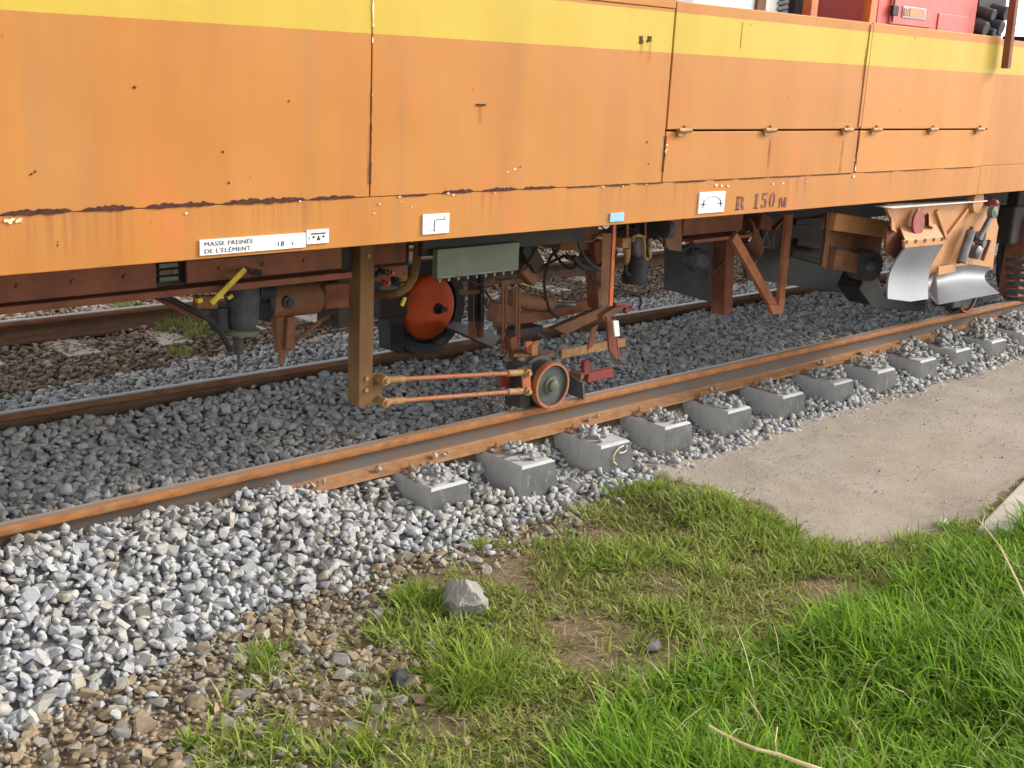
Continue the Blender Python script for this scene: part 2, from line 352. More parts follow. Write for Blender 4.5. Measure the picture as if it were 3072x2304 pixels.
xs = np.concatenate([[-400, -150, -60, -25, -10, -5], np.arange(-2.5, 13, .06), [14, 16, 20, 30, 60, 150, 400]])
ys = np.concatenate([[-400, -150, -60, -25, -12, -7], np.arange(-5, 6.5, .06), [8, 12, 20, 40, 80, 160, 400]])
grid_mesh(xs, ys, surf, 'ground', M['soil'])
grid_mesh(np.concatenate([np.arange(-3, 14, .06), [16, 20, 28, 40]]), np.arange(-1.35, 2.6, .05), lambda x, y: surf(x, y)+.006, 'ballast_bed', M['bed'], lambda x, y: y > toe(x) + .02)

GZ = -.34
def poly_px(pts): return np.array([atz(a, b, GZ)[:2] for a, b in pts])
def inpoly(x, y, P):
    x = np.asarray(x); y = np.asarray(y); c = np.zeros(x.shape, bool); n = len(P)
    for i in range(n):
        x1, y1 = P[i]; x2, y2 = P[i-1]
        c ^= ((y1 > y) != (y2 > y)) & (x < (x2-x1)*(y-y1)/(y2-y1+1e-12)+x1)
    return c
ROADP = np.array([(4.18, -.56), (4.16, -.78), (4.14, -1.05), (4.12, -1.38), (3.95, -1.58), (4.13, -1.93), (4.55, -2.08), (4.95, -2.14), (6.2, -1.95), (8.5, -1.55), (13, -.9), (18, -.9), (18, -.3), (4.18, -.3)])
def roadmask(x, y):
    dx = .09*vnoise(x, y, 4, 31) + .06*vnoise(x, y, 11, 32) + .03*vnoise(x, y, 27, 33); return inpoly(x+dx, y+dx*.7, ROADP)
grid_mesh(np.concatenate([np.arange(3.6, 9, .03), np.arange(9, 18, .1)]), np.arange(-2.4, -.3, .03), lambda x, y: ground_h(x, y)+.006-.022*(~(roadmask(x+.04, y) & roadmask(x-.04, y) & roadmask(x, y+.04) & roadmask(x, y-.04)))+.003*vnoise(x, y, 11, 77)+.002*vnoise(x, y, 23, 78), 'dirt_road', M['road'], roadmask)

# ------------------------------------------------------------------ stones
def stone_variant(seed, flat):
    r = np.random.default_rng(seed); n = int(r.integers(9, 15))
    P = r.normal(size=(n, 3)); P = np.sign(P)*np.abs(P)**.75; P /= np.linalg.norm(P, axis=1)[:, None]; P *= r.uniform(.86, 1.04, (n, 1))
    P *= np.array([1.0, r.uniform(.66, .9), flat*r.uniform(.8, 1.2)])
    bm = bmesh.new()
    for p in P: bm.verts.new(p)
    res = bmesh.ops.convex_hull(bm, input=bm.verts)
    bmesh.ops.delete(bm, geom=[g for g in res['geom_interior'] if isinstance(g, bmesh.types.BMVert)], context='VERTS')
    bmesh.ops.triangulate(bm, faces=bm.faces); bmesh.ops.recalc_face_normals(bm, faces=bm.faces)
    bm.verts.ensure_lookup_table(); bm.verts.index_update()
    V = np.array([v.co[:] for v in bm.verts]); F = np.array([[v.index for v in f.verts] for f in bm.faces]); bm.free(); return V, F
VAR = [stone_variant(100+i, .46 + .012*(i % 14)) for i in range(48)]
def rand_rot(n, tilt):
    a = rng.uniform(0, 2*np.pi, n); b = rng.normal(0, tilt, n); c = rng.normal(0, tilt, n)
    ca, sa, cb, sb, cc, sc = np.cos(a), np.sin(a), np.cos(b), np.sin(b), np.cos(c), np.sin(c); Z = np.zeros(n); O = np.ones(n)
    Rz = np.stack([ca,-sa,Z, sa,ca,Z, Z,Z,O], -1).reshape(n,3,3); Rx = np.stack([O,Z,Z, Z,cb,-sb, Z,sb,cb], -1).reshape(n,3,3); Ry = np.stack([cc,Z,sc, Z,O,Z, -sc,Z,cc], -1).reshape(n,3,3)
    return Ry @ Rx @ Rz
def stones_mesh(name, pos, size, R, var, tone, m, label):
    Vs, Fs, Ts = [], [], []; b = 0
    for k in range(len(VAR)):
        i = np.where(var == k)[0]
        if not len(i): continue
        V, F = VAR[k]; P = np.einsum('nij,vj->nvi', R[i], V)*size[i][:, None, None] + pos[i][:, None, :]
        Vs.append(P.reshape(-1, 3)); Fs.append((F[None] + (np.arange(len(i))*len(V))[:, None, None] + b).reshape(-1, 3)); Ts.append(np.repeat(tone[i], len(V))); b += len(i)*len(V)
    V = np.concatenate(Vs); F = np.concatenate(Fs); T = np.concatenate(Ts)
    me = bpy.data.meshes.new(name); me.vertices.add(len(V)); me.vertices.foreach_set('co', V.ravel().astype(np.float32))
    me.loops.add(F.size); me.loops.foreach_set('vertex_index', F.ravel().astype(np.int32)); me.polygons.add(len(F)); me.polygons.foreach_set('loop_start', np.arange(0, F.size, 3, dtype=np.int32))
    at_ = me.attributes.new('tone', 'FLOAT', 'POINT'); at_.data.foreach_set('value', T.astype(np.float32)); me.update(); me.materials.append(m)
    o = bpy.data.objects.new(name, me); col.objects.link(o); tag(o, label, 'stones', kind='stuff'); return o
SLX0, SLD, SLW, SLE = 2.639, .608, .25, -.365       # sleepers: first corner, spacing, top width, end
def on_sleeper(x, y, pad):
    k = np.round((x - SLX0 - SLW/2)/SLD); d = np.abs(x - SLX0 - SLW/2 - k*SLD)
    return (k >= 0) & (k < 16) & (d < SLW/2 + .025 + pad) & (y > SLE - pad) & (y < .12)
def scatter(x0, x1, y0, y1, sp, keep, jit=.42):
    nx = int((x1-x0)/sp); ny = int((y1-y0)/(sp*.9)); X, Y = np.meshgrid(np.arange(nx), np.arange(ny), indexing='ij')
    X = x0 + (X + .5*(Y % 2))*sp + rng.uniform(-jit, jit, X.shape)*sp; Y = y0 + Y*sp*.9 + rng.uniform(-jit, jit, Y.shape)*sp
    x = X.ravel(); y = Y.ravel(); k = keep(x, y); return x[k], y[k]
def off_rail(x, y, pad=.0):
    ok = np.ones(x.shape, bool)
    for yc in (.035, 1.542, 3.66): ok &= np.abs(y - yc) > .072 + pad
    ok |= (x > 2.05) & (y < .02) & (y > -.1)
    ok |= (y < -.004) & (y > -.1) | (y > 1.45) & (y < 1.5)
    return ok
def layer(x0, x1, y0, y1, sp, smin, smax, hf, dz, tilt, keep):
    x, y = scatter(x0, x1, y0, y1, sp, keep); n = len(x); s = rng.uniform(smin, smax, n)*rng.choice([1, 1, 1, .75, .6, 1.2, 1.32], n)
    z = hf(x, y) + dz*s + rng.normal(0, .006, n)
    return np.stack([x, y, z], 1), s, rand_rot(n, tilt), rng.integers(0, len(VAR), n), rng.uniform(0, 1, n)
def cat(*L): return tuple(np.concatenate([l[i] for l in L]) for i in range(5))
def gkeep(x, y): return (y > toe(x) + .03*vnoise(x, y, 9, 4)) & off_rail(x, y) & ~on_sleeper(x, y, .018)
GREYEND = lambda x: np.interp(x, [1.5, 2.2, 3.2, 3.6, 4.7, 6.6, 9], [2.4, 2.5, 2.75, 2.85, 2.8, 2.65, 2.5]) + .08*vnoise(x, x*0, 2.1, 8)
def fkeep(x, y): return off_rail(x, y) & (y < GREYEND(x))
low = layer(-.6, 8.5, -1.3, 1.5, .047, .032, .042, bed_h, -.7, .5, gkeep)
top = layer(-.6, 8.5, -1.3, 1.5, .047, .026, .045, bed_h, -.2, .42, gkeep)
low2 = layer(8.5, 16, -.8, 1.5, .055, .034, .046, bed_h, -.7, .5, gkeep)
top2 = layer(8.5, 16, -.8, 1.5, .055, .030, .046, bed_h, -.1, .55, gkeep)
spr = layer(-.6, 8.5, -1.3, 1.45, .11, .020, .036, bed_h, .45, .7, gkeep)
farg = layer(.3, 16, 1.55, 3.05, .05, .027, .042, bed_h, -.2, .5, fkeep); farg2 = layer(.3, 16, 1.55, 3.05, .055, .027, .038, bed_h, -1.0, .5, fkeep)
# loose stones beyond the toe of the bank
def loose(x, y): return (y < toe(x)) & (y > toe(x) - .10 - .1*rng.random(x.shape)) & (rng.random(x.shape) < .35) & (x < 3.7)
loo = layer(-.6, 3.8, -1.4, -.4, .06, .02, .034, ground_h, .3, .5, loose)
# piles left on the sleepers
pp = []
for k in range(0, 15):
    cx = SLX0 + SLW/2 + k*SLD; n = [30, 34, 24, 36, 40, 30, 38, 44, 40, 50, 60, 60, 60, 60, 60][k]
    yy = rng.normal(-.185, .065, n).clip(-.32, -.085); xx = cx + rng.normal(.0, .058, n).clip(-.10, .105)
    d = np.hypot((yy+.185)/.11, (xx-cx)/.10); zz = -.165 + .014 + .055*np.clip(1-d, 0, 1)*rng.random(n)
    s = rng.uniform(.02, .038, n); pp.append((np.stack([xx, yy, zz], 1), s, rand_rot(n, .5), rng.integers(0, 48, n), rng.uniform(.3, 1, n)))
for (fx, n) in ((2.15, 4), (2.52, 2), (2.95, 3), (4.15, 2), (5.35, 2), (6.6, 3), (7.2, 3)):      # strays on the rail foot
    pp.append((np.stack([fx + rng.uniform(-.05, .05, n), rng.uniform(-.05, -.02, n), -.130+rng.uniform(0, .01, n)], 1), rng.uniform(.014, .028, n), rand_rot(n, .5), rng.integers(0, 48, n), rng.uniform(.4, 1, n)))
grey = cat(low, top, low2, top2, spr, farg, farg2, loo, *pp); istop = np.concatenate([np.full(len(a[1]), f) for a, f in ((low,0),(top,1),(low2,0),(top2,0),(spr,1),(farg,0),(farg2,0),(loo,1))] + [np.zeros(len(a[1])) for a in pp])
# brown gravel at the lower left and along the grass; old brown ballast of the next track
def bkeep(x, y):
    d = toe(x) - y; dens = np.where(x < 1.9, sstep(1.15, .5, d), sstep(.34, .08, d)*.75) * (x < 3.4)
    return (d > -.03) & (rng.random(x.shape) < dens*(1.0 + .4*vnoise(x, y, 5, 41)))
br = layer(-.6, 3.4, -2.3, -.4, .046, .018, .043, ground_h, .15, .3, bkeep); br2 = layer(-.6, 3.4, -2.3, -.4, .030, .010, .020, ground_h, .25, .4, bkeep)
gk = layer(.6, 3.8, -2.4, -.7, .07, .018, .04, ground_h, .15, .3, lambda x, y: (y < toe(x)-.1) & (rng.random(x.shape) < np.where(x < 2.2, .16, .05)))
brown = cat(br, br2, gk)
def okeep(x, y): return off_rail(x, y, .0) & (y > GREYEND(x) - .03)
old = cat(layer(.6, 17, 2.1, 3.75, .05, .024, .038, bed_h, -.2, .45, okeep), layer(1.6, 19, 3.75, 6.6, .062, .03, .042, bed_h, -.2, .45, okeep))
def pkeep(x, y): return roadmask(x, y) & (rng.random(x.shape) < .25 + .25*vnoise(x, y, 3, 91))
peb = cat(layer(3.7, 9, -2.3, -.4, .022, .0025, .006, ground_h, .6, .5, pkeep), layer(3.7, 9, -2.3, -.4, .11, .005, .012, ground_h, .7, .5, pkeep)); peb[0][:, 2] += .009
def singles(S, flag, nmax, name, label, group, m):
    X, Y, W_ = project(S[0]); vis = (X > 20) & (X < 3050) & (Y > 20) & (Y < 2290) & (flag > 0) & (S[0][:, 1] < 0)
    sc = np.where(vis, S[1]/W_, 0); idx = np.argsort(-sc)[:nmax]; idx = idx[sc[idx] > 0]; meshes = {}
    for i in idx:
        v = int(S[3][i])
        if v not in meshes:
            me = bpy.data.meshes.new(name); me.from_pydata([tuple(p) for p in VAR[v][0]], [], [tuple(map(int, f)) for f in VAR[v][1]]); me.materials.append(m); meshes[v] = me
        o = bpy.data.objects.new(name, meshes[v]); col.objects.link(o)
        o.matrix_world = Matrix.Translation(Vector(S[0][i])) @ Matrix([list(r) for r in S[2][i]]).to_4x4() @ Matrix.Scale(float(S[1][i]), 4)
        tag(o, label, 'stone', group)
    mk = np.ones(len(S[1]), bool); mk[idx] = False; return tuple(a[mk] for a in S)
grey = singles(grey, istop, 300, 'ballast_stone', 'large light grey angular ballast stone on the loose bank in the foreground', 'grey ballast stones in the foreground bank', M['grey_o'])
brown = singles(brown, np.ones(len(brown[1])), 300, 'gravel_stone', 'brown weathered gravel stone between the grey bank and the grass', 'brown gravel stones beside the grass', M['brown_o'])
stones_mesh('ballast', *grey, M['grey_a'], 'light grey crushed stone ballast around and between the rails')
stones_mesh('road_grit', *peb, M['grit'], 'fine grit and small pebbles scattered over the dirt road')
stones_mesh('gravel', *brown, M['brown_a'], 'small brown gravel at the foot of the grey ballast bank')
stones_mesh('old_ballast', *old, M['old_a'], 'old brown ballast around the neighbouring track')

# ------------------------------------------------------------------ rails and sleepers
def rail(y0, x0, x1, near, label):
    pr = [(0, -.012), (.006, -.003), (.016, 0), (.054, 0), (.064, -.003), (.07, -.012), (.07, -.036), (.066, -.042), (.046, -.052), (.043, -.07), (.043, -.108), (.048, -.122), (.06, -.130), (.118, -.150), (.12, -.165),
          (-.05, -.165), (-.048, -.150), (.01, -.130), (.022, -.122), (.027, -.108), (.027, -.07), (.024, -.052), (.004, -.042), (0, -.036)]
    top = {0, 1, 2, 3, 4}; headi = {5, 6, 21, 22, 23}; webi = {7, 8, 9, 10, 18, 19, 20}
    mb = MB(); n = len(pr); xs_ = np.linspace(x0, x1, 40)
    V = [(x, y0+a, b) for x in xs_ for a, b in pr]; b0 = 0
    mb.v = V
    for i in range(len(xs_)-1):
        for k in range(n):
            mb.f.append((i*n+k, i*n+(k+1) % n, (i+1)*n+(k+1) % n, (i+1)*n+k)); mb.mi.append(3 if k in top and k in (1,2,3) else 0 if (k in headi or k in top) else 1 if k in webi else 2)
    mb.f += [tuple(range(n)), tuple(range((len(xs_)-1)*n, len(xs_)*n))]; mb.mi += [0, 0]
    o = mb.build('rail', rail_mats(near), smooth=True, origin=((x0+x1)/2, y0+.035, -.165)); return tag(o, label, 'rail')
rail(0, -8, 40, True, 'rust orange near rail in front of the wagon, small trolley wheel standing on it')
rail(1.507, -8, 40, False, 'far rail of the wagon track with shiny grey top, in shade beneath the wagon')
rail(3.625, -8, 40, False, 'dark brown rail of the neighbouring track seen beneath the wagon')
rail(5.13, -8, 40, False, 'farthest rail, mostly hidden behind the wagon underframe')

WHICH = ['nearest concrete sleeper, its end half buried in loose ballast', 'second nearest concrete sleeper, its dark stained end fully bare', 'third nearest concrete sleeper, end marked with a pale painted curl',
         'fourth nearest concrete sleeper, beside the tip of the dirt road', 'fifth nearest concrete sleeper, large heap of stones on top', 'sixth nearest concrete sleeper, stones banked against its right end corner',
         'seventh nearest concrete sleeper along the near rail', 'eighth nearest concrete sleeper along the near rail', 'ninth nearest concrete sleeper, nearly covered by stones', 'tenth nearest concrete sleeper, only a grey side showing',
         'eleventh nearest concrete sleeper, almost buried under ballast', 'twelfth nearest concrete sleeper, almost buried at the right edge']
def sleeper(k):
    jr = random.Random(40+k); x0 = SLX0 + k*SLD + jr.uniform(-.012, .012); x1 = x0 + SLW; e = SLE + jr.uniform(-.018, .018); b = 2.0; z1 = -.166 - jr.uniform(0, .004); z0 = -.40; ch = .014
    r = empty('concrete_sleeper', ((x0+x1)/2, .75, z0)); tag(r, WHICH[k], 'sleeper', 'concrete sleepers under the near rail')
    mb = MB(); fl = .03; ez = .012
    pf = [(x0-fl, e-.012, z0), (x0, e+ez-.004, z1-ch), (x0+ch, e+ez, z1), (x1-ch, e+ez, z1), (x1, e+ez-.004, z1-ch), (x1+fl, e-.012, z0)]
    pb = [(p[0], b, p[2]) for p in pf]; m = 6
    top = [(x0+ch, e+ch+ez, z1), (x1-ch, e+ch+ez, z1)]
    V = [pf[0], (x0, e+ez, z1-ch), (x0+ch, e+ch+ez, z1), (x1-ch, e+ch+ez, z1), (x1, e+ez, z1-ch), pf[5]] + pb
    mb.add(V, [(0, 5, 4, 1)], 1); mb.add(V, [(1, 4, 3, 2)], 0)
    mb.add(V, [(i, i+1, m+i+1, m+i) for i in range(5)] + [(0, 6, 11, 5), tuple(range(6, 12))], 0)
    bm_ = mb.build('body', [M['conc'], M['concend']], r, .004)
    if k == 2:       # painted curl on the end
        cx = x0+.14; yy = e - .0045; P = [(cx+.055, yy, -.19), (cx+.068, yy-.001, -.20), (cx+.06, yy-.001, -.222), (cx+.035, yy-.001, -.228), (cx+.0, yy-.001, -.225)]
        P2 = [(cx+.035, yy+.001, -.187), (cx, yy, -.192), (cx-.03, yy-.001, -.208), (cx-.05, yy-.002, -.235), (cx-.045, yy-.004, -.27), (cx-.02, yy-.006, -.29)]
        MB().tube(P, .0035, 6).tube(P2, .0035, 6).build('paint_mark', M['chip'], r)
    xc = (x0+x1)/2
    for s, yr in ((-1, .035),):
        MB().bar((xc-.045, yr-.125, -.158), (xc-.045, yr-.045, -.150), .085, .008).bar((xc-.04, yr-.14, -.161), (xc-.04, yr-.07, -.158), .12, .006).build('clip_plate', worn_clip, r, .002)
        MB().cyl((xc-.045, yr-.10, -.155), (xc-.045, yr-.10, -.143), .017, 6).cyl((xc-.045, yr-.10, -.143), (xc-.045, yr-.10, -.118), .008, 8).build('bolt', M['ochre'], r)
worn_clip = worn('clip_plate_steel', srgb(150,112,92), srgb(120,88,72), srgb(140,90,60), .75, scale=20)
for k in range(12): sleeper(k)
for k in range(11):      # timber sleepers of the next track
    x = .95 + k*.66 ; wv = random.uniform(-.03, .03)
    mb = MB().box(x+wv, x+wv+.24, 3.12+random.uniform(-.05, .05), 5.75, -.30, -.163+random.uniform(-.006, .004))
    o = mb.build('timber_sleeper', M['wood'], None, .008, origin=(x+.12, 4.4, -.3))
    tag(o, 'weathered pale timber sleeper of the neighbouring track, %s from the left edge' % ('first second third fourth fifth sixth seventh eighth ninth tenth eleventh'.split()[k]), 'sleeper', 'timber sleepers of the next track')

# ------------------------------------------------------------------ the wagon
W = empty('track_maintenance_wagon', (4.0, .755, 0.0))
tag(W, 'orange railway maintenance wagon with a yellow stripe, standing on the track', 'wagon')
YB = -.700; ZB = 1.166; ZW = 1.363
def bx(name, m, x0, x1, y0, y1, z0, z1, bev=.003, par=W, label=None): return MB().box(x0, x1, y0, y1, z0, z1).build(name, m, par, bev, label=label)
# sides: sill plate below the weld line, sheets above it
bx('sill_plate', M['body'], -7.0, 7.315, YB, YB+.03, ZB, ZW)
bx('sill_plate', M['body'], 7.325, 15, YB+.004, YB+.03, ZB, ZW+.004)
for (x0, x1, z0, z1, m) in ((-7, 1.961, ZW+.002, 2.212, 'body'), (1.967, 3.797, ZW+.002, 2.212, 'body')):
    bx('side_panel', M[m], x0, x1, YB-.003, YB+.03, z0, z1)
bx('top_trim', M['body'], -7, 3.797, YB-.008, YB+.03, 2.214, 2.29)
for (x0, x1, m) in ((3.806, 5.622, 'body'), (5.640, 7.312, 'body_fresh')):
    bx('access_door', M[m], x0, x1, YB-.006, YB+.03, 1.630, 2.250, .004)
    bx('side_panel', M[m], x0, x1, YB-.003, YB+.03, ZW+.002, 1.620)
bx('door_post', M['body'], 5.600, 5.628, YB-.012, YB-.0075, 1.64, 2.24, .002)
bx('side_panel', M['body'], 7.324, 15, YB+.004, YB+.03, ZW+.006, 2.238)
for hx in (3.93, 4.68, 5.47, 5.80, 6.51, 7.17):
    L = .10; h = MB().cyl((hx-L/2, YB-.020, 1.627), (hx, YB-.020, 1.627), .0125, 12).cyl((hx+.003, YB-.020, 1.627), (hx+L/2, YB-.020, 1.627), .0125, 12)
    h.box(hx-L/2+.004, hx-.004, YB-.019, YB-.0065, 1.598, 1.627).box(hx+.007, hx+L/2-.004, YB-.019, YB-.0065, 1.627, 1.652)
    h.build('hinge', M['ochre'], W, .001, True)
# floor, far side and inner walls so that the wagon is a closed hull
bx('floor', M['under'], -7, 15, YB+.031, 2.20, 1.20, 1.26, 0)
bx('deck', M['darkred'], -7, 15, YB+.031, 2.20, 2.05, 2.10, 0)
bx('far_side', M['body'], -7, 15, 2.201, 2.23, ZB, 2.25, 0)
bx('end_wall', M['body'], -7.03, -7.001, YB, 2.23, ZB, 2.25, 0); bx('end_wall', M['body'], 15.001, 15.03, YB, 2.23, ZB, 2.25, 0)
# rust scars along the weld line, chips of bare primer
def scar(x0, x1, z, th, m='rustscar', name='rust_scar', rag=.5, y=YB-.0045):
    n = max(6, int((x1-x0)/.012)); up = []; dn = []
    for i in range(n+1):
        t = i/n; x = x0 + (x1-x0)*t; e = math.sin(math.pi*min(1, max(0, t)))**.35
        up.append((x, y, z + th*(.55 + rag*random.uniform(-.6, .6))*e)); dn.append((x, y, z - th*(.40 + rag*random.uniform(-.4, .4))*e - .0006))
    mb = MB(); V = up + dn; m_ = n+1
    mb.add(V, [(m_+i, m_+i+1, i+1, i) for i in range(n)]); mb.add([(a, b+.0030, c) for a, b, c in V], [(i, i+1, m_+i+1, m_+i) for i in range(n)])
    mb.build(name, M[m], W)
for (a, b, th, pz) in ((0,215,.018,640),(243,405,.018,630),(436,645,.019,615),(668,915,.019,602),(928,1066,.013,590),(1190,1285,.008,588),(1325,1420,.015,575),(1445,1552,.014,566),(1568,1668,.014,558),(1700,1800,.006,552),(1815,1890,.009,549),(1910,1990,.005,547),(2020,2120,.008,541),(2140,2200,.006,540),(2215,2300,.006,537),(2310,2420,.005,533),(2430,2555,.005,530)):
    x0 = at(a, pz, YB)[0]; x1 = at(b, pz, YB)[0]; scar(x0, x1, ZW + .006*(th > .012), th)
scar(-1.5, at(-30, 660, YB)[0], ZW+.006, .018)
for (a, b, pz, th) in ((2590,2680,524,.003),(2700,2790,520,.003),(2830,2920,515,.003)): scar(at(a, pz, YB)[0], at(b, pz, YB)[0], ZW, th)
def blob(px, py, r, m, name, sq=1.0, y=YB-.0065):
    c = at(px, py, y); n = 11; P = []
    for i in range(n):
        a = 2*math.pi*i/n; rr = r*random.uniform(.4, 1.25); P.append((c[0]+rr*math.cos(a), y, c[2]+rr*sq*math.sin(a)))
    MB().prism(P, (0, .0022, 0)).build(name, M[m], W)
for (px, py, r) in ((1140,612,.012),(1122,640,.011),(1200,590,.012),(1205,605,.008),(1345,580,.016),(1360,585,.012),(1485,578,.008),(1235,620,.008),(2150,556,.022),(2165,558,.022),(2185,558,.02),(2320,552,.016),(2350,550,.02),(2420,545,.014),(30,663,.03),(55,662,.026),(560,640,.010),(900,604,.012),(1810,560,.012),(1870,558,.012),(1940,553,.010),(2565,480,.016),(2562,530,.025),(2565,510,.018),(1545,508,.014),(1525,515,.010),(2002,435,.022),(2000,450,.014),(2540,533,.012)):
    blob(px, py, r*.6, 'chip', 'paint_chip', .55, YB-.0045)
for (px, py, r) in ((1925,118,.022),(1950,119,.02),(405,262,.010),(670,455,.007),(688,548,.007),(95,523,.007),(107,515,.006),(868,303,.006),(1562,500,.006),(1943,427,.008),(1947,492,.007),(2253,75,.008),(2745,115,.010),(2860,332,.006),(2702,333,.008)):
    blob(px, py, r*(.95 if r > .015 else .62), 'rustscar', 'rust_spot')
def vscar(x, z0, z1, th, m, name):
    n = max(4, int((z1-z0)/.02)); P = []
    for i in range(n+1): P.append((x - th*random.uniform(.2, .9), YB-.0075, z0+(z1-z0)*i/n))
    for i in range(n, -1, -1): P.append((x + th*random.uniform(.2, .9), YB-.0075, z0+(z1-z0)*i/n))
    MB().add(P, [(i, 2*n+1-i, 2*n-i, i+1) for i in range(n)]).build(name, M[m], W)
for (px, py, ln, th) in ((1441, 316, .075, .003), (1925, 125, .06, .004), (1950, 127, .09, .004), (2312, 415, .16, .006), (2530, 418, .2, .006)):
    c = at(px, py, YB); vscar(c[0], c[2]-ln, c[2], th, 'run', 'rust_run')
c = at(1441, 314, YB); MB().bar((c[0]-.026, YB-.006, c[2]), (c[0]+.026, YB-.006, c[2]), .006, .007).build('rust_spot', M['rustscar'], W)
# ragged rust and primer along the upright seams
vscar(1.964, 1.42, 1.50, .010, 'rustscar', 'rust_scar'); vscar(1.964, 1.50, 1.66, .005, 'rustscar', 'rust_scar'); vscar(1.964, 1.70, 1.79, .004, 'rustscar', 'rust_scar')
vscar(1.964, 2.03, 2.19, .007, 'chip', 'paint_chip'); vscar(1.964, 1.76, 1.78, .004, 'chip', 'paint_chip'); vscar(1.964, 1.97, 1.99, .005, 'chip', 'paint_chip')
vscar(3.802, 1.42, 1.60, .010, 'rustscar', 'rust_scar'); vscar(3.802, 1.50, 1.53, .012, 'chip', 'paint_chip')
vscar(5.631, 1.38, 1.52, .009, 'chip', 'paint_chip'); vscar(5.631, 1.40, 1.62, .006, 'rustscar', 'rust_scar')
vscar(5.585, 1.92, 2.10, .003, 'rustscar', 'rust_scar'); vscar(4.35, 2.05, 2.18, .003, 'rustscar', 'rust_scar')

# signs
def text(body, x, z, size, par, m='ink', y=YB-.0095, sx=1.0, name='lettering'):
    cu = bpy.data.curves.new('t', 'FONT'); cu.body = body; cu.size = size; cu.extrude = .0006; cu.offset = -size*.002; cu.space_character = 1.08
    to = bpy.data.objects.new('t', cu); col.objects.link(to); bpy.context.view_layer.update()
    me = bpy.data.meshes.new_from_object(to.evaluated_get(bpy.context.evaluated_depsgraph_get())); bpy.data.objects.remove(to); bpy.data.curves.remove(cu)
    V = np.array([v.co[:] for v in me.vertices]); F = [tuple(p.vertices) for p in me.polygons]; bpy.data.meshes.remove(me)
    MB().add([(x+v[0]*sx, y-v[2], z+v[1]) for v in V], F).build(name, M[m], par)
s1 = bx('sign_plate', M['plate'], 1.198, 1.654, YB-.008, YB, 1.181, 1.238, .001, label='white braked weight plate with black lettering')
text('MASSE FREINÉE', 1.214, 1.2145, .0235, s1, sx=1.22); text("DE L'ÉLÉMENT:", 1.214, 1.188, .0235, s1, sx=1.22); text('18', 1.522, 1.193, .029, s1, sx=1.15); text('t', 1.590, 1.195, .024, s1)
s2 = bx('sign_plate', M['plate'], 1.660, 1.763, YB-.008, YB, 1.192, 1.247, .001, label='small white plate with a balance symbol')
ys_ = YB-.0095
mb = MB().box(1.678, 1.748, ys_, ys_+.001, 1.229, 1.235)
for cx in (1.691, 1.737): mb.cyl((cx, ys_, 1.219), (cx, ys_+.001, 1.219), .0055, 14)
mb.prism([(1.704, ys_, 1.205), (1.724, ys_, 1.205), (1.714, ys_, 1.226)], (0, .001, 0)); mb.box(1.666, 1.674, ys_, ys_+.001, 1.216, 1.2175).box(1.752, 1.758, ys_, ys_+.001, 1.218, 1.2195).box(1.6692, 1.6706, ys_, ys_+.001, 1.206, 1.222)
mb.build('symbol', M['ink'], s2)
s3 = bx('sign_plate', M['plate'], 2.243, 2.388, YB-.008, YB, 1.194, 1.279, .001, label='white plate with a bent line arrow')
P = [(2.305, ys_, 1.212), (2.305, ys_, 1.247), (2.307, ys_, 1.2515), (2.312, ys_, 1.254), (2.360, ys_, 1.2555)]
mb = MB().tube(P, .0018, 6)
for q in ((2.361, ys_, 1.2555), (2.3045, ys_, 1.2085)): mb.cyl(q, (q[0], q[1]+.001, q[2]), .0042, 10)
mb.box(2.352, 2.370, ys_, ys_+.001, 1.2655, 1.2675).box(2.252, 2.290, ys_, ys_+.001, 1.204, 1.206).build('symbol', M['ink'], s3)
s4 = bx('sign_plate', M['plateblue'], 3.424, 3.527, YB-.008, YB, 1.182, 1.226, .002, label='small pale blue plate')
s5 = bx('sign_plate', M['plate'], 4.118, 4.341, YB-.008, YB, 1.190, 1.302, .001, label='white plate with a curve symbol between crosses')
mb = MB(); P = [(4.230+.075*math.cos(a), ys_, 1.236+.042*math.sin(a)) for a in np.linspace(math.radians(8), math.radians(172), 24)]; mb.tube(P, .0016, 6)
for cx, sg in ((4.155, -1), (4.305, 1)):
    mb.box(cx-.0012, cx+.0012, ys_, ys_+.001, 1.207, 1.268).box(cx-.030, cx+.028, ys_, ys_+.0012, 1.2365, 1.2405).prism([(cx-.010, ys_, 1.2385), (cx, ys_, 1.248), (cx+.010, ys_, 1.2385), (cx, ys_, 1.227)], (0, .0008, 0))
    mb.bar((cx, ys_, 1.236), (cx+sg*.016, ys_, 1.217), .001, .0022)
mb.build('symbol', M['ink'], s5)
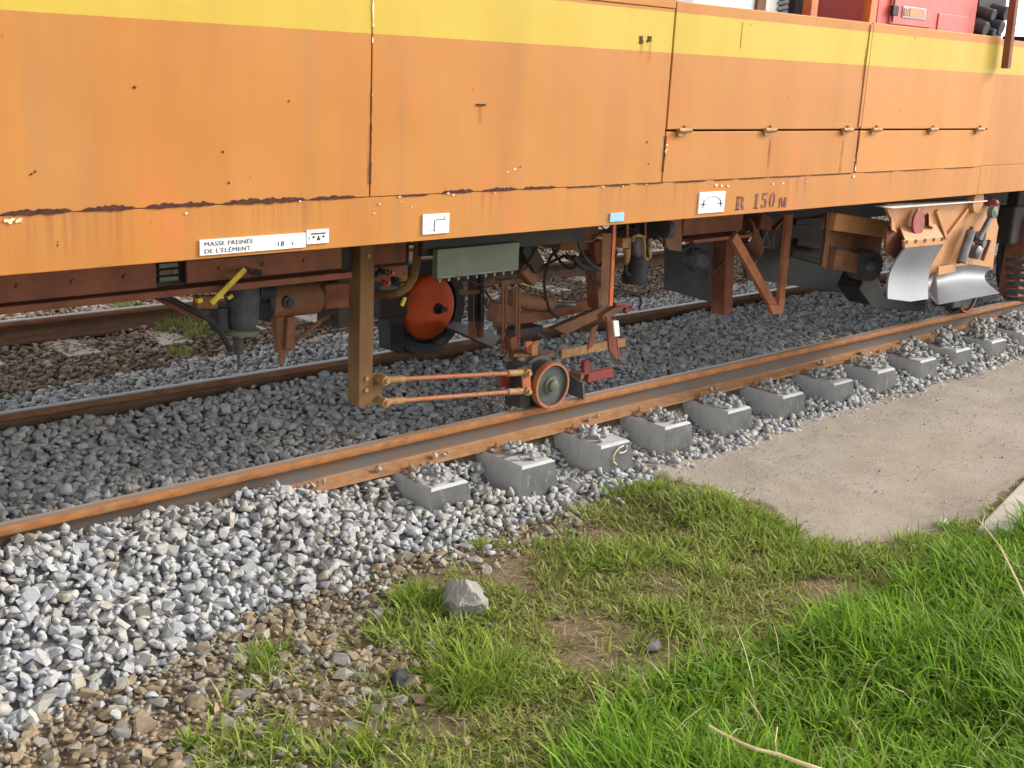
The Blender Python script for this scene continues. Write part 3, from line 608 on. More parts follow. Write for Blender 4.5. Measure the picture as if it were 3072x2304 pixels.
# stencilled R 150 M, thick and thin strokes with stencil gaps
def stencil():
    Y = YB - .003; mb = MB(); par = W
    def q(*p): mb.prism([(a, Y, b) for a, b in p], (0, .002, 0))
    z0, z1 = 1.192, 1.266; x = 4.452                                   # R
    q((x+.006, z0), (x+.030, z0), (x+.033, z1), (x+.009, z1)); q((x, z0), (x+.036, z0), (x+.036, z0+.005), (x, z0+.005)); q((x+.002, z1-.005), (x+.036, z1-.005), (x+.036, z1), (x+.002, z1))
    q((x+.042, z1), (x+.066, z1-.004), (x+.074, z1-.018), (x+.068, z1-.034), (x+.050, z1-.038), (x+.056, z1-.020), (x+.042, z1-.006)); q((x+.046, z0+.034), (x+.064, z0+.034), (x+.084, z0), (x+.058, z0))
    mb.build('stencil_letter', M['stencil'], W); mb = MB()
    z0, z1 = 1.192, 1.277; x = 4.618                                   # 1
    q((x+.014, z0), (x+.034, z0), (x+.038, z1), (x+.020, z1), (x+.004, z1-.014), (x+.016, z1-.014)); q((x, z0), (x+.046, z0), (x+.046, z0+.005), (x, z0+.005))
    mb.build('stencil_letter', M['stencil'], W); mb = MB()
    x = 4.690                                                          # 5
    q((x+.010, z1), (x+.016, z1), (x+.013, z1-.036), (x+.005, z1-.036)); q((x+.022, z1-.001), (x+.058, z1+.002), (x+.054, z1-.013), (x+.022, z1-.013))
    q((x+.024, z1-.032), (x+.046, z1-.034), (x+.056, z1-.050), (x+.050, z0+.010), (x+.032, z0), (x+.038, z0+.020), (x+.036, z1-.044), (x+.024, z1-.040)); q((x, z0+.016), (x+.012, z0+.022), (x+.022, z0+.002), (x+.010, z0+.002))
    mb.build('stencil_letter', M['stencil'], W); mb = MB()
    x = 4.765                                                          # 0
    q((x+.022, z0+.002), (x+.008, z0+.016), (x+.002, z0+.042), (x+.008, z1-.016), (x+.024, z1), (x+.019, z1-.024), (x+.017, z0+.024)); q((x+.036, z0+.002), (x+.050, z0+.016), (x+.058, z0+.042), (x+.054, z1-.016), (x+.038, z1), (x+.043, z1-.024), (x+.041, z0+.024))
    mb.build('stencil_letter', M['stencil'], W); mb = MB()
    z0, z1 = 1.186, 1.244; x = 4.862                                   # M
    q((x+.006, z0), (x+.018, z0), (x+.016, z1), (x+.004, z1)); q((x+.018, z1), (x+.030, z1), (x+.042, z0+.016), (x+.036, z0+.004)); q((x+.046, z0+.016), (x+.054, z1), (x+.060, z1), (x+.046, z0+.002)); q((x+.056, z0), (x+.076, z0), (x+.080, z1), (x+.062, z1))
    mb.build('stencil_letter', M['stencil'], W)
stencil()

# equipment standing on the deck
def bpx(name, m, xa, xb, ya, za, zb, dep, bev=.004, par=W, label=None):
    """box whose front lies at depth ya between pixel columns xa and xb (at the body's top edge)"""
    x0 = at(xa, 60, ya)[0]; x1 = at(xb, 60, ya)[0]; return bx(name, M[m], x0, x1, ya, ya+dep, za, zb, bev, par, label)
bpx('white_cabinet', 'cabinet', 2074, 2266, -.45, 2.10, 3.0, .6); bpx('cabinet_post', 'brown', 2268, 2290, -.47, 2.1, 3.0, .05); bpx('white_cabinet', 'cabinet', 2294, 2332, -.45, 2.1, 3.0, .5)
lv = bpx('louvre_panel', 'darkgrey', 2334, 2362, -.45, 2.1, 3.0, .4)
x0 = at(2335, 60, -.47)[0]; x1 = at(2361, 60, -.47)[0]
for i in range(12): MB().bar((x0, -.462, 2.2+i*.03), (x1, -.462, 2.215+i*.03), .02, .010, (0, -.5, .8)).build('louvre_slat', M['glassgrey'], lv)
bpx('recess_wall', 'darkred', 2363, 2612, -.10, 2.1, 3.0, .1); bpx('recess_equipment', 'under', 2380, 2420, -.30, 2.1, 2.9, .15); bpx('deck_post', 'orange', 2430, 2450, -.58, 2.1, 3.0, .06); bpx('deck_post', 'orange', 2608, 2628, -.66, 2.1, 3.0, .05)
eh = bpx('engine_housing', 'redbox', 2630, 2926, -.62, 2.1, 3.0, .8)
yy = -.62
def hx_(px): return at(px, 60, yy)[0]
dr = bx('door', M['redbox'], hx_(2664), hx_(2790), yy-.012, yy, 2.262, 2.9, .003, eh)
bx('handle', M['black'], hx_(2661), hx_(2678), yy-.035, yy-.013, 2.31, 2.37, .004, dr)
npl = bx('name_plate', M['glassgrey'], hx_(2697), hx_(2768), yy-.018, yy-.0125, 2.305, 2.375, .002, dr)
bx('plate_face', M['rod'], hx_(2700), hx_(2714), yy-.021, yy-.0185, 2.318, 2.362, .001, npl); bx('plate_face', M['plough'], hx_(2718), hx_(2762), yy-.021, yy-.0185, 2.318, 2.368, .001, npl)
bx('hatch', M['redbox'], hx_(2812), hx_(2900), yy-.008, yy, 2.24, 2.36, .003, eh); MB().cyl((hx_(2668), yy-.02, 2.27), (hx_(2666), yy-.02, 2.9), .006, 8).build('door_rod', M['darkred'], eh)
bpx('deck_machinery', 'under', 2930, 3012, -.45, 2.1, 3.0, .5)
for (px, zz, r) in ((2938, 2.30, .05), (2955, 2.40, .04), (2985, 2.32, .05), (2965, 2.28, .03), (2995, 2.42, .05)):
    c = at(px, 60, -.5); MB().cyl((c[0], -.56, zz), (c[0], -.44, zz+.03), r, 14).build('machinery_drum', M['darkgrey'], W, .006, True)
MB().bar(at(3050, -60, -.76), at(3017, 205, -.76), .05, .05, (0, 1, 0)).build('deck_stanchion', M['redbrown'], W, .004)
c = at(3062, 127, -.6); MB().box(c[0]-.1, c[0]+.1, -.68, -.5, 2.24, 2.275).build('deck_fitting', M['black'], W, .01)

# ---- underframe: P(px,py,y) points of the place at depth y
P = at
mb = MB().box(-7, 1.371, 0, .02, .922, 1.198); mb.build('beam_plate', M['redbrown'], W, .003)
MB().box(1.512, 2.32, 0, .02, .930, 1.198).build('beam_plate', M['redbrown'], W, .003)
MB().box(-7, 2.42, .06, .10, .90, 1.198).build('beam_web', M['under'], W)
MB().box(-7, 2.36, -.03, .16, .884, .914).build('beam_flange', M['redbrown'], W, .003)
for zz in (.94, .97, 1.0):
    MB().box(1.40, 1.49, .03, .058, zz, zz+.02).build('beam_fin', M['green'], W, .003)
# cross members under the floor
for x in (-.6, .6, 1.8, 3.0, 4.2, 5.4, 6.6, 7.8, 9.0): MB().box(x, x+.1, -.15, 2.15, 1.09, 1.199).build('cross_member', M['under'], W, .004)
MB().box(-7, 15, 1.45, 1.60, .95, 1.199).build('far_beam', M['under'], W, .004)
MB().box(3.7, 9.5, .5, .7, .98, 1.199).build('pipe_duct', M['under'], W, .01)
for yy2, zz in ((-.35, 1.12), (.6, 1.05), (.68, 1.10)): MB().tube([(x, yy2 + .02*math.sin(x*2), zz + .012*math.sin(x*3.1)) for x in np.arange(-2, 9.5, .25)], .016, 8).build('brake_pipe', M['under'], W, 0, True)

MB().box(5.3, 12, .95, .99, .72, 1.199).build('gap_darkening_board', M['under'], W, .004)  # added dark board, closes off the bright ground seen below the sill
# brake cylinder (brown) with bracket and lever
yc = .35
a = P(805, 905, yc); b = P(950, 893, yc); r = .082
bc = MB().lathe(a, b-a, [(-.012, 0), (-.012, r*.92), (0, r), (np.linalg.norm(b-a)-.02, r), (np.linalg.norm(b-a), r*.9), (np.linalg.norm(b-a), 0)], 28).build('brake_cylinder', M['brown'], W, 0, True)
MB().lathe(a-nm(b-a)*.04, b-a, [(0, 0), (0, r*1.1), (.025, r*1.12), (.025, 0)], 28).build('end_cap', M['black'], bc, 0, True)
c = P(862, 906, yc-r); MB().lathe(c, (0, -1, 0), [(-.01, .032), (.016, .03), (.018, .018), (.03, .016), (.03, 0)], 16).build('boss', M['darkgrey'], bc, 0, True)
MB().bar(P(845, 945, yc), P(855, 1052, yc), .05, .10, (1, 0, 0)).bar(P(872, 950, yc-.04), P(866, 1048, yc-.04), .03, .05, (1, 0, 0)).build('bracket', M['brown'], bc, .006)
MB().bar(P(850, 1040, yc), P(841, 1092, yc), .02, .028, (1, 0, 0)).build('hook', M['redbrown'], bc, .004)
MB().cyl(P(868, 1040, yc+.02), P(965, 960, yc+.02), .011, 10).cyl(P(965, 960, yc+.02), P(1045, 922, yc+.02), .011, 10).build('brake_rod', M['brown'], W, 0, True)
MB().cyl(P(895, 978, yc+.1), P(1050, 966, yc+.1), .010, 10).build('brake_rod', M['brown'], W, 0, True)
MB().bar(P(955, 885, yc), P(1040, 878, yc), .13, .13).build('brake_beam', M['redbrown'], W, .01)
MB().box(*[at(1015, 900, .3)[0], at(1050, 900, .3)[0]], .3, .5, .55, 1.0).build('beam_hanger', M['under'], W, .008)
# dark cast filter bowl with flange and drain
top = P(728, 852, .3); bot = P(722, 992, .3); h = np.linalg.norm(top-bot); ax = top-bot
fb = MB().lathe(bot, ax, [(-.002, 0), (-.002, .062), (.02, .068), (.05, .082), (h*.75, .086), (h, .076), (h+.02, .04), (h+.02, 0)], 24).build('filter_bowl', M['darkgrey'], W, 0, True)
MB().lathe(bot, ax, [(-.012, 0), (-.012, .092), (.012, .094), (.016, .082), (.016, 0)], 24).build('flange', M['green'], fb, 0, True)
MB().cyl(P(714, 1000, .3), P(716, 1062, .3), .030, 14, .022).cyl(P(716, 1062, .3), P(717, 1108, .3), .008, 8).build('drain', M['darkgrey'], fb, 0, True)
MB().bar(P(640, 960, .3), P(672, 955, .3), .09, .12).build('lug', M['black'], fb, .008); MB().cyl(P(765, 880, .3), P(812, 880, .32), .045, 12).build('outlet', M['black'], fb, 0, True)
MB().cyl(P(722, 985, .26), P(727, 1012, .26), .016, 10).build('drain_plug', M['ochre'], fb, 0, True)
MB().bar(P(728, 850, .3), P(726, 800, .3), .06, .06, (1, 0, 0)).build('mount', M['under'], fb, .005)
yl = MB().bar(P(634, 910, -.06), P(736, 806, -.06), .008, .026).build('isolating_lever', M['yellow'], W, .002)
MB().cyl(P(734, 804, -.055), P(776, 821, -.02), .008, 8).cyl(P(776, 818, -.045), P(776, 818, -.005), .016, 10).build('lever_pivot', M['black'], yl, 0, True)
MB().bar(P(588, 902, .2), P(604, 898, .2), .03, .022).build('yellow_tab', M['yellow'], W, .002); MB().bar(P(682, 894, .22), P(697, 886, .22), .02, .018).build('yellow_tab', M['yellow'], W, .002)
MB().bar(P(584, 905, .22), P(648, 905, .22), .05, .06).build('valve_block', M['brown'], W, .008)
MB().tube([P(470, 885, .25), P(520, 900, .25), P(575, 930, .25), P(622, 955, .25), P(655, 985, .25), P(678, 1025, .25), P(690, 1050, .27)], .014, 8).build('air_hose', M['black'], W, 0, True)
MB().bar(P(465, 886, .3), P(560, 935, .3), .05, .035).build('brake_arm', M['redbrown'], W, .006)

# big square post with the trailing rods and the trolley wheel
MB().box(2.430, 2.516, 0, .098, .213, 1.199).build('guide_post', M['post'], W, .006)
x0 = 2.516
MB().prism([(x0, .02, .215), (x0+.075, .02, .222), (x0+.080, .02, .365), (x0, .02, .375)], (0, .02, 0)).build('rod_bracket', M['post'], W, .003)
for (pa, pb) in (((1150, 1140), (1576, 1117)), ((1150, 1206), (1576, 1172))):
    a = P(*pa, -.02); b = P(*pb, -.02); d = nm(b-a)
    rd = MB().cyl(a, b, .0125, 12).build('guide_rod', M['rod'], W, 0, True)
    MB().cyl(a+d*.03, a+d*.13, .019, 12).build('rod_sleeve', M['ochre'], rd, 0, True); MB().cyl(b-d*.14, b-d*.02, .019, 12).build('rod_sleeve', M['ochre'], rd, 0, True)
    for c in (a, b): MB().cyl(c+np.array([0, -.028, 0]), c+np.array([0, .045, 0]), .027, 6).cyl(c+np.array([0, -.045, 0]), c+np.array([0, -.028, 0]), .014, 10).build('rod_bolt', M['ochre'], rd, .003)
wc = np.array([3.765, -.045, .134]); R0 = .136
wh = MB().lathe(wc, (0, 1, 0), [(.016, 0), (.016, R0*.84), (.0, R0*.88), (.03, R0*.88), (.03, R0*.97), (.115, R0*.98), (.115, R0*1.13), (.14, R0*1.13), (.14, 0)], 48).build('trolley_wheel', M['drum'], W, 0, True)
MB().lathe(wc, (0, 1, 0), [(.004, R0*.87), (-.004, R0*.89), (-.004, R0*.985), (.004, R0*1.0), (.036, R0*1.0), (.036, R0*.87), (.004, R0*.87)], 48).build('rim', M['rod'], wh, 0, True)
MB().lathe(wc, (0, 1, 0), [(-.022, 0), (-.022, .022), (-.016, .034), (.004, .036), (.006, .052), (.018, .056)], 24).build('hub_cap', M['green'], wh, 0, True)
tp = MB().prism([P(1540, 1072, .12), P(1575, 1052, .26), P(1668, 1062, .26), P(1640, 1078, .12)], (0, 0, .02)).build('wheel_yoke', M['brown'], W, .003)
MB().box(wc[0]-.21, wc[0]-.13, .0, .13, .02, .27).build('yoke_side', M['under'], tp, .004); MB().prism([P(1567, 1125, -.03), P(1592, 1122, -.03), P(1594, 1172, -.03), P(1570, 1174, -.03)], (0, .012, 0)).build('yoke_plate', M['rod'], tp, .002)
MB().bar(P(1596, 1030, .14), P(1596, 1072, .14), .05, .05, (1, 0, 0)).bar(P(1584, 1024, .14), P(1584, 1040, .14), .02, .05, (1, 0, 0)).bar(P(1604, 1024, .14), P(1604, 1040, .14), .02, .05, (1, 0, 0)).build('yoke_fork', M['rod'], tp, .003)
MB().bar(P(1680, 1062, .22), P(1872, 1026, .22), .03, .055).build('drag_bar', M['ochre'], W, .004)
MB().bar(P(1500, 1140, .10), P(1542, 1128, .10), .02, .09).build('red_tab', M['dullred'], W, .003)
gb = MB().prism([P(1702, 1118, .06), P(1748, 1150, -.02), P(1752, 1200, -.02), P(1704, 1182, .06)], (.012, .012, 0)).build('guard_plate', M['darkgrey'], W, .003)
MB().bar(P(1748, 1150, -.02), P(1751, 1200, -.02), .012, .014, (1, 0, 0)).build('guard_lip', M['steel'], gb); MB().bar(P(1710, 1120, .10), P(1748, 1130, .02), .05, .04).build('guard_box', M['brown'], gb, .004)
MB().bar(P(1756, 1080, .04), P(1757, 1122, .04), .03, .05, (1, 0, 0)).build('red_upright', M['dullred'], gb, .003); MB().bar(P(1756, 1132, .04), P(1832, 1116, .04), .05, .055).build('red_bar', M['dullred'], gb, .004)
# far wheel with red-orange disc
fw = np.array([4.02, 1.40, .300])
w2 = MB().lathe(fw, (0, 1, 0), [(.05, 0), (.05, .24), (.02, .25), (.02, .325), (.05, .33), (.055, .302), (.19, .298), (.19, 0)], 48).build('running_wheel', M['black'], W, 0, True)
MB().lathe(fw, (0, 1, 0), [(-.05, 0), (-.048, .06), (-.035, .14), (-.012, .20), (.012, .218), (.04, .222)], 48).build('hub_disc', M['orangehub'], w2, 0, True)
MB().lathe(fw + np.array([.03, 0, 0]), (0, 1, 0), [(-.10, 0), (-.10, .018), (-.07, .020), (-.066, .036), (-.045, .040)], 12).bar(fw+np.array([.02, -.06, .01]), fw+np.array([.095, -.06, -.012]), .02, .03).build('centre_nut', M['black'], w2, .003)
MB().box(3.5, 3.72, 1.25, 1.5, .30, .80).build('brake_hanger', M['under'], W, .02); MB().prism([(3.66, 1.35, .06), (3.76, 1.35, .02), (3.78, 1.35, .55), (3.62, 1.35, .55)], (0, .14, 0)).build('brake_block', M['black'], W, .01)
MB().prism([P(1305, 1030, 1.38), P(1345, 995, 1.38), P(1345, 1012, 1.38), P(1330, 1035, 1.38)], (0, .1, 0)).build('wheel_scotch', M['darkgrey'], W, .004)
# reddish boxes, curved pipe, yellow tabs right of the post
MB().box(P(1121, 760, .35)[0], P(1219, 760, .35)[0], .35, .6, P(1170, 792, .35)[2], 1.1).build('valve_chest', M['redbrown'], W, .006)
MB().box(P(1121, 830, .45)[0], P(1224, 830, .45)[0], .45, .7, P(1170, 850, .45)[2], P(1170, 800, .45)[2]).build('valve_chest', M['redbrown'], W, .006)
MB().bar(P(1125, 860, .4), P(1190, 872, .4), .08, .05).build('valve_shelf', M['darkgrey'], W, .004)
for (px, py) in ((1130, 822), (1150, 815), (1172, 818), (1190, 840), (1160, 850)): MB().lathe(P(px, py, .33), (0.2, -1, .1), [(-.03, .0), (-.03, .018), (0, .018), (.004, .010), (.02, .010), (.02, 0)], 10).build('valve', M['black'] if px % 4 else M['red'], W, 0, True)
MB().tube([P(1256, 700, -.02), P(1252, 760, -.02), P(1248, 800, -.02), P(1240, 834, -.02), P(1222, 862, -.01), P(1196, 878, .02), P(1168, 884, .1), P(1130, 880, .2)], .022, 12).build('curved_pipe', M['post'], W, 0, True)
for (a, b) in (((1212, 826), (1216, 842)), ((1206, 852), (1210, 860)), ((1215, 892), (1205, 918))): MB().bar(P(*a, .02), P(*b, .02), .012, .020, (1, 0, 0)).build('yellow_tab', M['yellow'], W, .002)
# grey-green control box
gx = MB().box(2.665, 3.205, -.30, -.26, .895, 1.04).build('control_box', M['green'], W, .005)
MB().box(2.67, 3.20, -.303, -.30, .90, .906).build('box_lip', M['steel'], gx); MB().box(2.62, 3.75, -.24, -.20, 1.0, 1.198).build('dark_gap_block', M['under'], gx, .004)  # added dark block behind the box, covers the bright gap above it
for i in range(9): MB().bar((2.70+i*.06, -.27, .897), (2.70+i*.06, -.27, .875), .022, .012, (1, 0, 0)).build('terminal', M['steel'], gx)
# hydraulic legs, hangers and pushing gear in the middle
for (px, w_) in ((1418, .030), (1441, .024)):
    h = MB().cyl(P(px, 800, .75), P(px, 960, .75), w_, 14).build('hydraulic_leg', M['black'], W, 0, True)
    MB().cyl(P(px, 955, .75), P(px-1, 1012, .75), w_*.95, 14).build('leg_foot', M['redbrown'], h, 0, True); MB().cyl(P(px+4, 880, .72), P(px+4, 990, .72), .005, 6).build('piston', M['steel'], h, 0, True)
MB().box(P(1400, 880, .7)[0], P(1446, 880, .7)[0], .72, .78, P(1420, 884, .72)[2], P(1420, 870, .72)[2]).build('leg_collar', M['brown'], W, .006)
MB().prism([P(1335, 985, 1.0), P(1360, 968, 1.3), P(1500, 1012, 1.2), P(1478, 1048, .75)], (0, 0, .014)).build('foot_plate', M['under'], W, .002)
for (pa, pb) in (((1507, 850), (1509, 1000)), ((1518, 850), (1517, 985)), ((1549, 860), (1548, 1030)), ((1558, 860), (1556, 1030))):
    MB().cyl(P(*pa, .35), P(*pb, .35), .008, 8).build('hanger_rod', M['brown'], W, 0, True)
MB().bar(P(1495, 846, .35), P(1580, 838, .35), .06, .03).build('hanger_bar', M['brown'], W, .004)
def ring(c, R_, r_, nrm, name, m, par=W):
    nrm = nm(nrm); t = nm(np.cross(nrm, (0, 0, 1))); u = np.cross(nrm, t)
    pts = [c + R_*(math.cos(a)*t*.7 + math.sin(a)*u*1.2) for a in np.linspace(0, 2*math.pi, 19)]; MB().tube(pts, r_, 7).build(name, m, par, 0, True)
for (px, py) in ((1511, 1012), (1516, 1035), (1505, 1048), (1552, 1020)): ring(P(px, py, .33), .022, .007, (.4, -1, .2), 'chain_link', M['redbrown'])
MB().cyl(P(1530, 898, .45), P(1650, 912, .45), .052, 20).cyl(P(1518, 897, .45), P(1532, 899, .45), .060, 20).build('push_cylinder', M['brown'], W, .004, True)
MB().cyl(P(1650, 912, .45), P(1760, 915, .5), .022, 12).build('push_rod', M['steel'], W, 0, True)
MB().bar(P(1490, 968, .5), P(1815, 900, .5), .08, .075).build('push_beam', M['redbrown'], W, .006)
MB().bar(P(1475, 935, .45), P(1540, 940, .45), .09, .12).build('beam_head', M['brown'], W, .01)
MB().prism([P(1660, 985, .3), P(1812, 920, .3), P(1835, 935, .3), P(1700, 1005, .3)], (0, .05, 0)).build('channel_arm', M['brown'], W, .004)
MB().box(P(1540, 990, .35)[0], P(1630, 990, .35)[0], .35, .5, P(1580, 1012, .35)[2], P(1580, 985, .35)[2]).build('skid_block', M['under'], W, .006)
MB().bar(P(1530, 1010, .3), P(1545, 1075, .3), .05, .05, (1, 0, 0)).build('skid_leg', M['redbrown'], W, .004); MB().tube([P(1610, 1000, .3), P(1632, 1012, .3), P(1640, 1035, .3), P(1628, 1052, .3)], .006, 7).build('skid_ring', M['darkgrey'], W, 0, True)
ov = MB().prism([P(1841, 660, -.25), P(1850, 660, -.25), P(1838, 918, -.25), P(1828, 918, -.25)], (.02, .03, 0)).build('orange_strut', M['orange'], W, .002)
MB().prism([P(1808, 700, -.1), P(1834, 700, -.1), P(1826, 915, -.1), P(1800, 915, -.1)], (.03, .012, 0)).build('strut_angle', M['brown'], W, .003)
MB().bar(P(1780, 720, .3), P(1792, 920, .3), .10, .08, (1, 0, 0)).build('strut_post', M['redbrown'], W, .006)
MB().prism([P(1776, 985, .05), P(1795, 972, .05), P(1778, 1040, .05), P(1764, 1050, .05)], (0, .012, 0)).build('hanging_blade', M['redbrown'], W, .002)
MB().prism([P(1820, 950, -.05), P(1836, 955, -.05), P(1857, 1070, -.05), P(1850, 1080, -.05), P(1828, 1050, -.05)], (0, .014, 0)).build('hanging_blade', M['redbrown'], W, .002)
MB().bar(P(1844, 955, -.08), P(1857, 1072, -.08), .008, .008, (1, 0, 0)).build('blade_edge', M['red'], W)
MB().prism([P(1840, 962, -.1), P(1856, 962, -.1), P(1860, 1008, -.1), P(1846, 1010, -.1)], (0, .008, 0)).build('white_tag', M['cabinet'], W, .001)
MB().bar(P(1800, 955, .02), P(1858, 918, .02), .05, .045).build('pivot_block', M['brown'], W, .006); MB().cyl(P(1806, 920, -.05), P(1812, 895, -.05), .02, 10).build('pivot_pin', M['steel'], W, .003, True)
MB().bar(P(1842, 912, .0), P(1895, 922, .0), .03, .02).bar(P(1872, 935, .0), P(1888, 920, .0), .03, .03).build('trip_lever', M['dullred'], W, .003)
for pts, r_ in (([(1672, 752), (1652, 770), (1638, 810), (1633, 850), (1637, 885), (1650, 930), (1676, 955)], .010), ([(1844, 868), (1890, 876), (1915, 890), (1924, 905), (1916, 925)], .007), ([(1720, 770), (1745, 800), (1790, 806), (1812, 790)], .018), ([(1700, 770), (1740, 778), (1775, 765), (1790, 740)], .018), ([(1432, 790), (1470, 800), (1520, 800), (1560, 780)], .012), ([(1410, 840), (1425, 852), (1445, 852)], .006), ([(1455, 870), (1475, 900), (1500, 905)], .008), ([(1450, 895), (1462, 920), (1470, 915)], .008), ([(1770, 830), (1800, 850), (1830, 865)], .010)):
    yv = random.choice([.2, .3, .4]); q = [P(a, b, yv) for a, b in pts]; fine = []
    for i in range(len(q)-1):
        for t in np.linspace(0, 1, 5)[:-1]:
            p0 = q[max(i-1, 0)]; p1 = q[i]; p2 = q[i+1]; p3 = q[min(i+2, len(q)-1)]
            fine.append(.5*((2*p1)+(-p0+p2)*t+(2*p0-5*p1+4*p2-p3)*t*t+(-p0+3*p1-3*p2+p3)*t**3))
    fine.append(q[-1]); MB().tube(fine, r_, 8).build('hydraulic_hose', M['under'], W, 0, True)
MB().bar(P(1650, 700, .4), P(1760, 700, .4), .2, .18).build('gear_box', M['brown'], W, .01); MB().bar(P(1560, 730, .3), P(1600, 800, .3), .12, .10, (1, 0, 0)).build('gear_bracket', M['under'], W, .008); MB().bar(P(1555, 800, .3), P(1598, 845, .3), .08, .06).build('gear_bracket', M['brown'], W, .006)
MB().bar(P(1770, 770, .35), P(1825, 775, .35), .16, .14).build('hose_manifold', M['black'], W, .02)
hr = random.Random(11)
for i in range(34):
    xa = hr.uniform(2.7, 6.2); yv = hr.uniform(.15, .95); ln = hr.uniform(.25, .9); sag = hr.uniform(.03, .2); z0 = hr.uniform(.95, 1.12); z1 = z0 - hr.uniform(-.05, .18); dy = hr.uniform(-.15, .15)
    q = [np.array([xa + ln*t, yv + dy*t + .02*math.sin(9*t), z0 + (z1-z0)*t - sag*4*t*(1-t)]) for t in np.linspace(0, 1, 14)]
    MB().tube(q, hr.choice([.005, .007, .009, .012]), 7).build('hydraulic_hose', M[hr.choice(['black', 'under', 'darkgrey', 'brown'])], W, 0, True)
for i in range(16):
    xa = hr.uniform(2.8, 6.0); yv = hr.uniform(.3, 1.0); zt = 1.12; h_ = hr.uniform(.06, .22); w_ = hr.uniform(.04, .12)
    MB().box(xa, xa+w_*1.6, yv, yv+w_, zt-h_, 1.198).build('underfloor_fitting', M[hr.choice(['under', 'redbrown', 'brown', 'darkgrey'])], W, .006)
for (xx, zz) in ((2.473, .30), (2.473, .36), (2.473, .98), (2.473, 1.05)): MB().cyl((xx, -.012, zz), (xx, 0, zz), .012, 6).build('post_bolt', M['ochre'], W, .001)
for i in range(9): MB().cyl((.35+i*.22, -.010, .985), (.35+i*.22, 0, .985), .010, 6).build('beam_bolt', M['redbrown'], W, .001)
# hanging valve group with rubber boot
for px in (1882, 1936): MB().cyl(P(px, 640, .1), P(px, 715, .1), .008, 8).build('valve_hanger', M['rod'], W, 0, True)
vg = MB().box(P(1868, 735, .1)[0], P(1894, 735, .1)[0], .1, .18, P(1880, 745, .1)[2], P(1880, 712, .1)[2]).build('valve_body', M['ochre'], W, .006)
MB().cyl(P(1880, 745, .12), P(1884, 800, .12), .022, 12).build('valve_stem', M['ochre'], vg, 0, True)
MB().cyl(P(1914, 708, .1), P(1914, 768, .1), .045, 16).cyl(P(1945, 712, .1), P(1947, 765, .1), .022, 12).build('valve_body', M['steel'], W, .006, True)
MB().tube([P(1897, 725, .04), P(1900, 710, .04), P(1914, 706, .04), P(1930, 710, .04), P(1934, 740, .04), P(1933, 770, .04), P(1941, 780, .04), P(1950, 772, .04), P(1948, 740, .04)], .010, 8).build('valve_pipe', M['ochre'], W, 0, True)
MB().lathe(P(1912, 768, .1), P(1905, 824, .1)-P(1912, 768, .1), [(0, 0), (0, .06), (.05, .075), (.10, .07), (.13, .085), (.17, .08), (.17, 0)], 18).build('rubber_boot', M['black'], W, 0, True)
MB().tube([P(1880, 795, .08), P(1876, 812, .08), P(1884, 824, .08), P(1900, 822, .08)], .012, 8).build('valve_hose', M['black'], W, 0, True)
MB().cyl(P(1990, 690, .0), P(2008, 688, .0), .055, 18).box(P(1975, 690, .05)[0], P(2000, 690, .05)[0], .05, .2, P(1985, 715, .05)[2], P(1985, 670, .05)[2]).build('air_horn', M['darkgrey'], W, .006, True)
# frames between: channel, uprights, V hanger
MB().prism([P(1998, 655, .05), P(2047, 650, .05), P(2045, 755, .05), P(2010, 750, .05), P(1998, 740, .05)], (0, .03, 0)).build('frame_upright', M['brown'], W, .003)
MB().box(P(2050, 690, .15)[0], P(2226, 690, .15)[0], .15, .17, P(2130, 700, .15)[2], 1.1).box(P(2050, 690, .15)[0], P(2226, 690, .15)[0], .06, .26, P(2130, 716, .15)[2], P(2130, 706, .15)[2]).build('cross_channel', M['redbrown'], W, .003)
MB().bar(P(2172, 712, .45), P(2165, 938, .45), .12, .10, (1, 0, 0)).build('frame_upright', M['redbrown'], W, .005)
MB().bar(P(2198, 708, .05), P(2326, 932, .05), .068, .035, (0, -1, 0)).build('v_strut', M['vbrown'], W, .004)
MB().bar(P(2367, 640, .04), P(2337, 936, .04), .066, .035, (0, -1, 0)).build('v_strut', M['vbrown'], W, .004)
MB().prism([P(2308, 915, .02), P(2350, 915, .02), P(2347, 943, .02), P(2320, 943, .02)], (0, .04, 0)).build('v_foot', M['vbrown'], W, .003)
MB().bar(P(2320, 690, .25), P(2352, 655, .25), .03, .02).build('v_tie', M['red'], W, .002); MB().bar(P(2256, 660, .25), P(2292, 670, .25), .15, .10).build('frame_head', M['redbrown'], W, .006)
q = []
for i in range(150):
    t = i/149; a = t*2*math.pi*7; c0 = P(2238+14*t*2, 690+60*t*0.9, .22); q.append(c0 + np.array([.02*math.cos(a), .08*math.cos(a), .085*math.sin(a)]))
MB().tube(q, .009, 6).build('coiled_hose', M['brown'], W, 0, True)
MB().tube([P(2258, 770, .2), P(2262, 800, .2), P(2290, 720, .2), P(2296, 690, .2), P(2308, 745, .2), P(2316, 748, .2), P(2322, 700, .2)], .008, 7).build('hydraulic_hose', M['steel'], W, 0, True)
MB().lathe(P(2090, 780, .35), (-.3, -1, .1), [(-.1, 0), (-.1, .05), (-.04, .085), (.04, .08), (.07, .05), (.07, 0)], 18).build('lamp_housing', M['darkgrey'], W, 0, True)
MB().tube([P(2085, 725, .35), P(2076, 760, .35), P(2110, 770, .32), P(2122, 800, .32), P(2122, 832, .32), P(2150, 808, .35), P(2174, 785, .38)], .008, 7).build('hydraulic_hose', M['darkgrey'], W, 0, True)
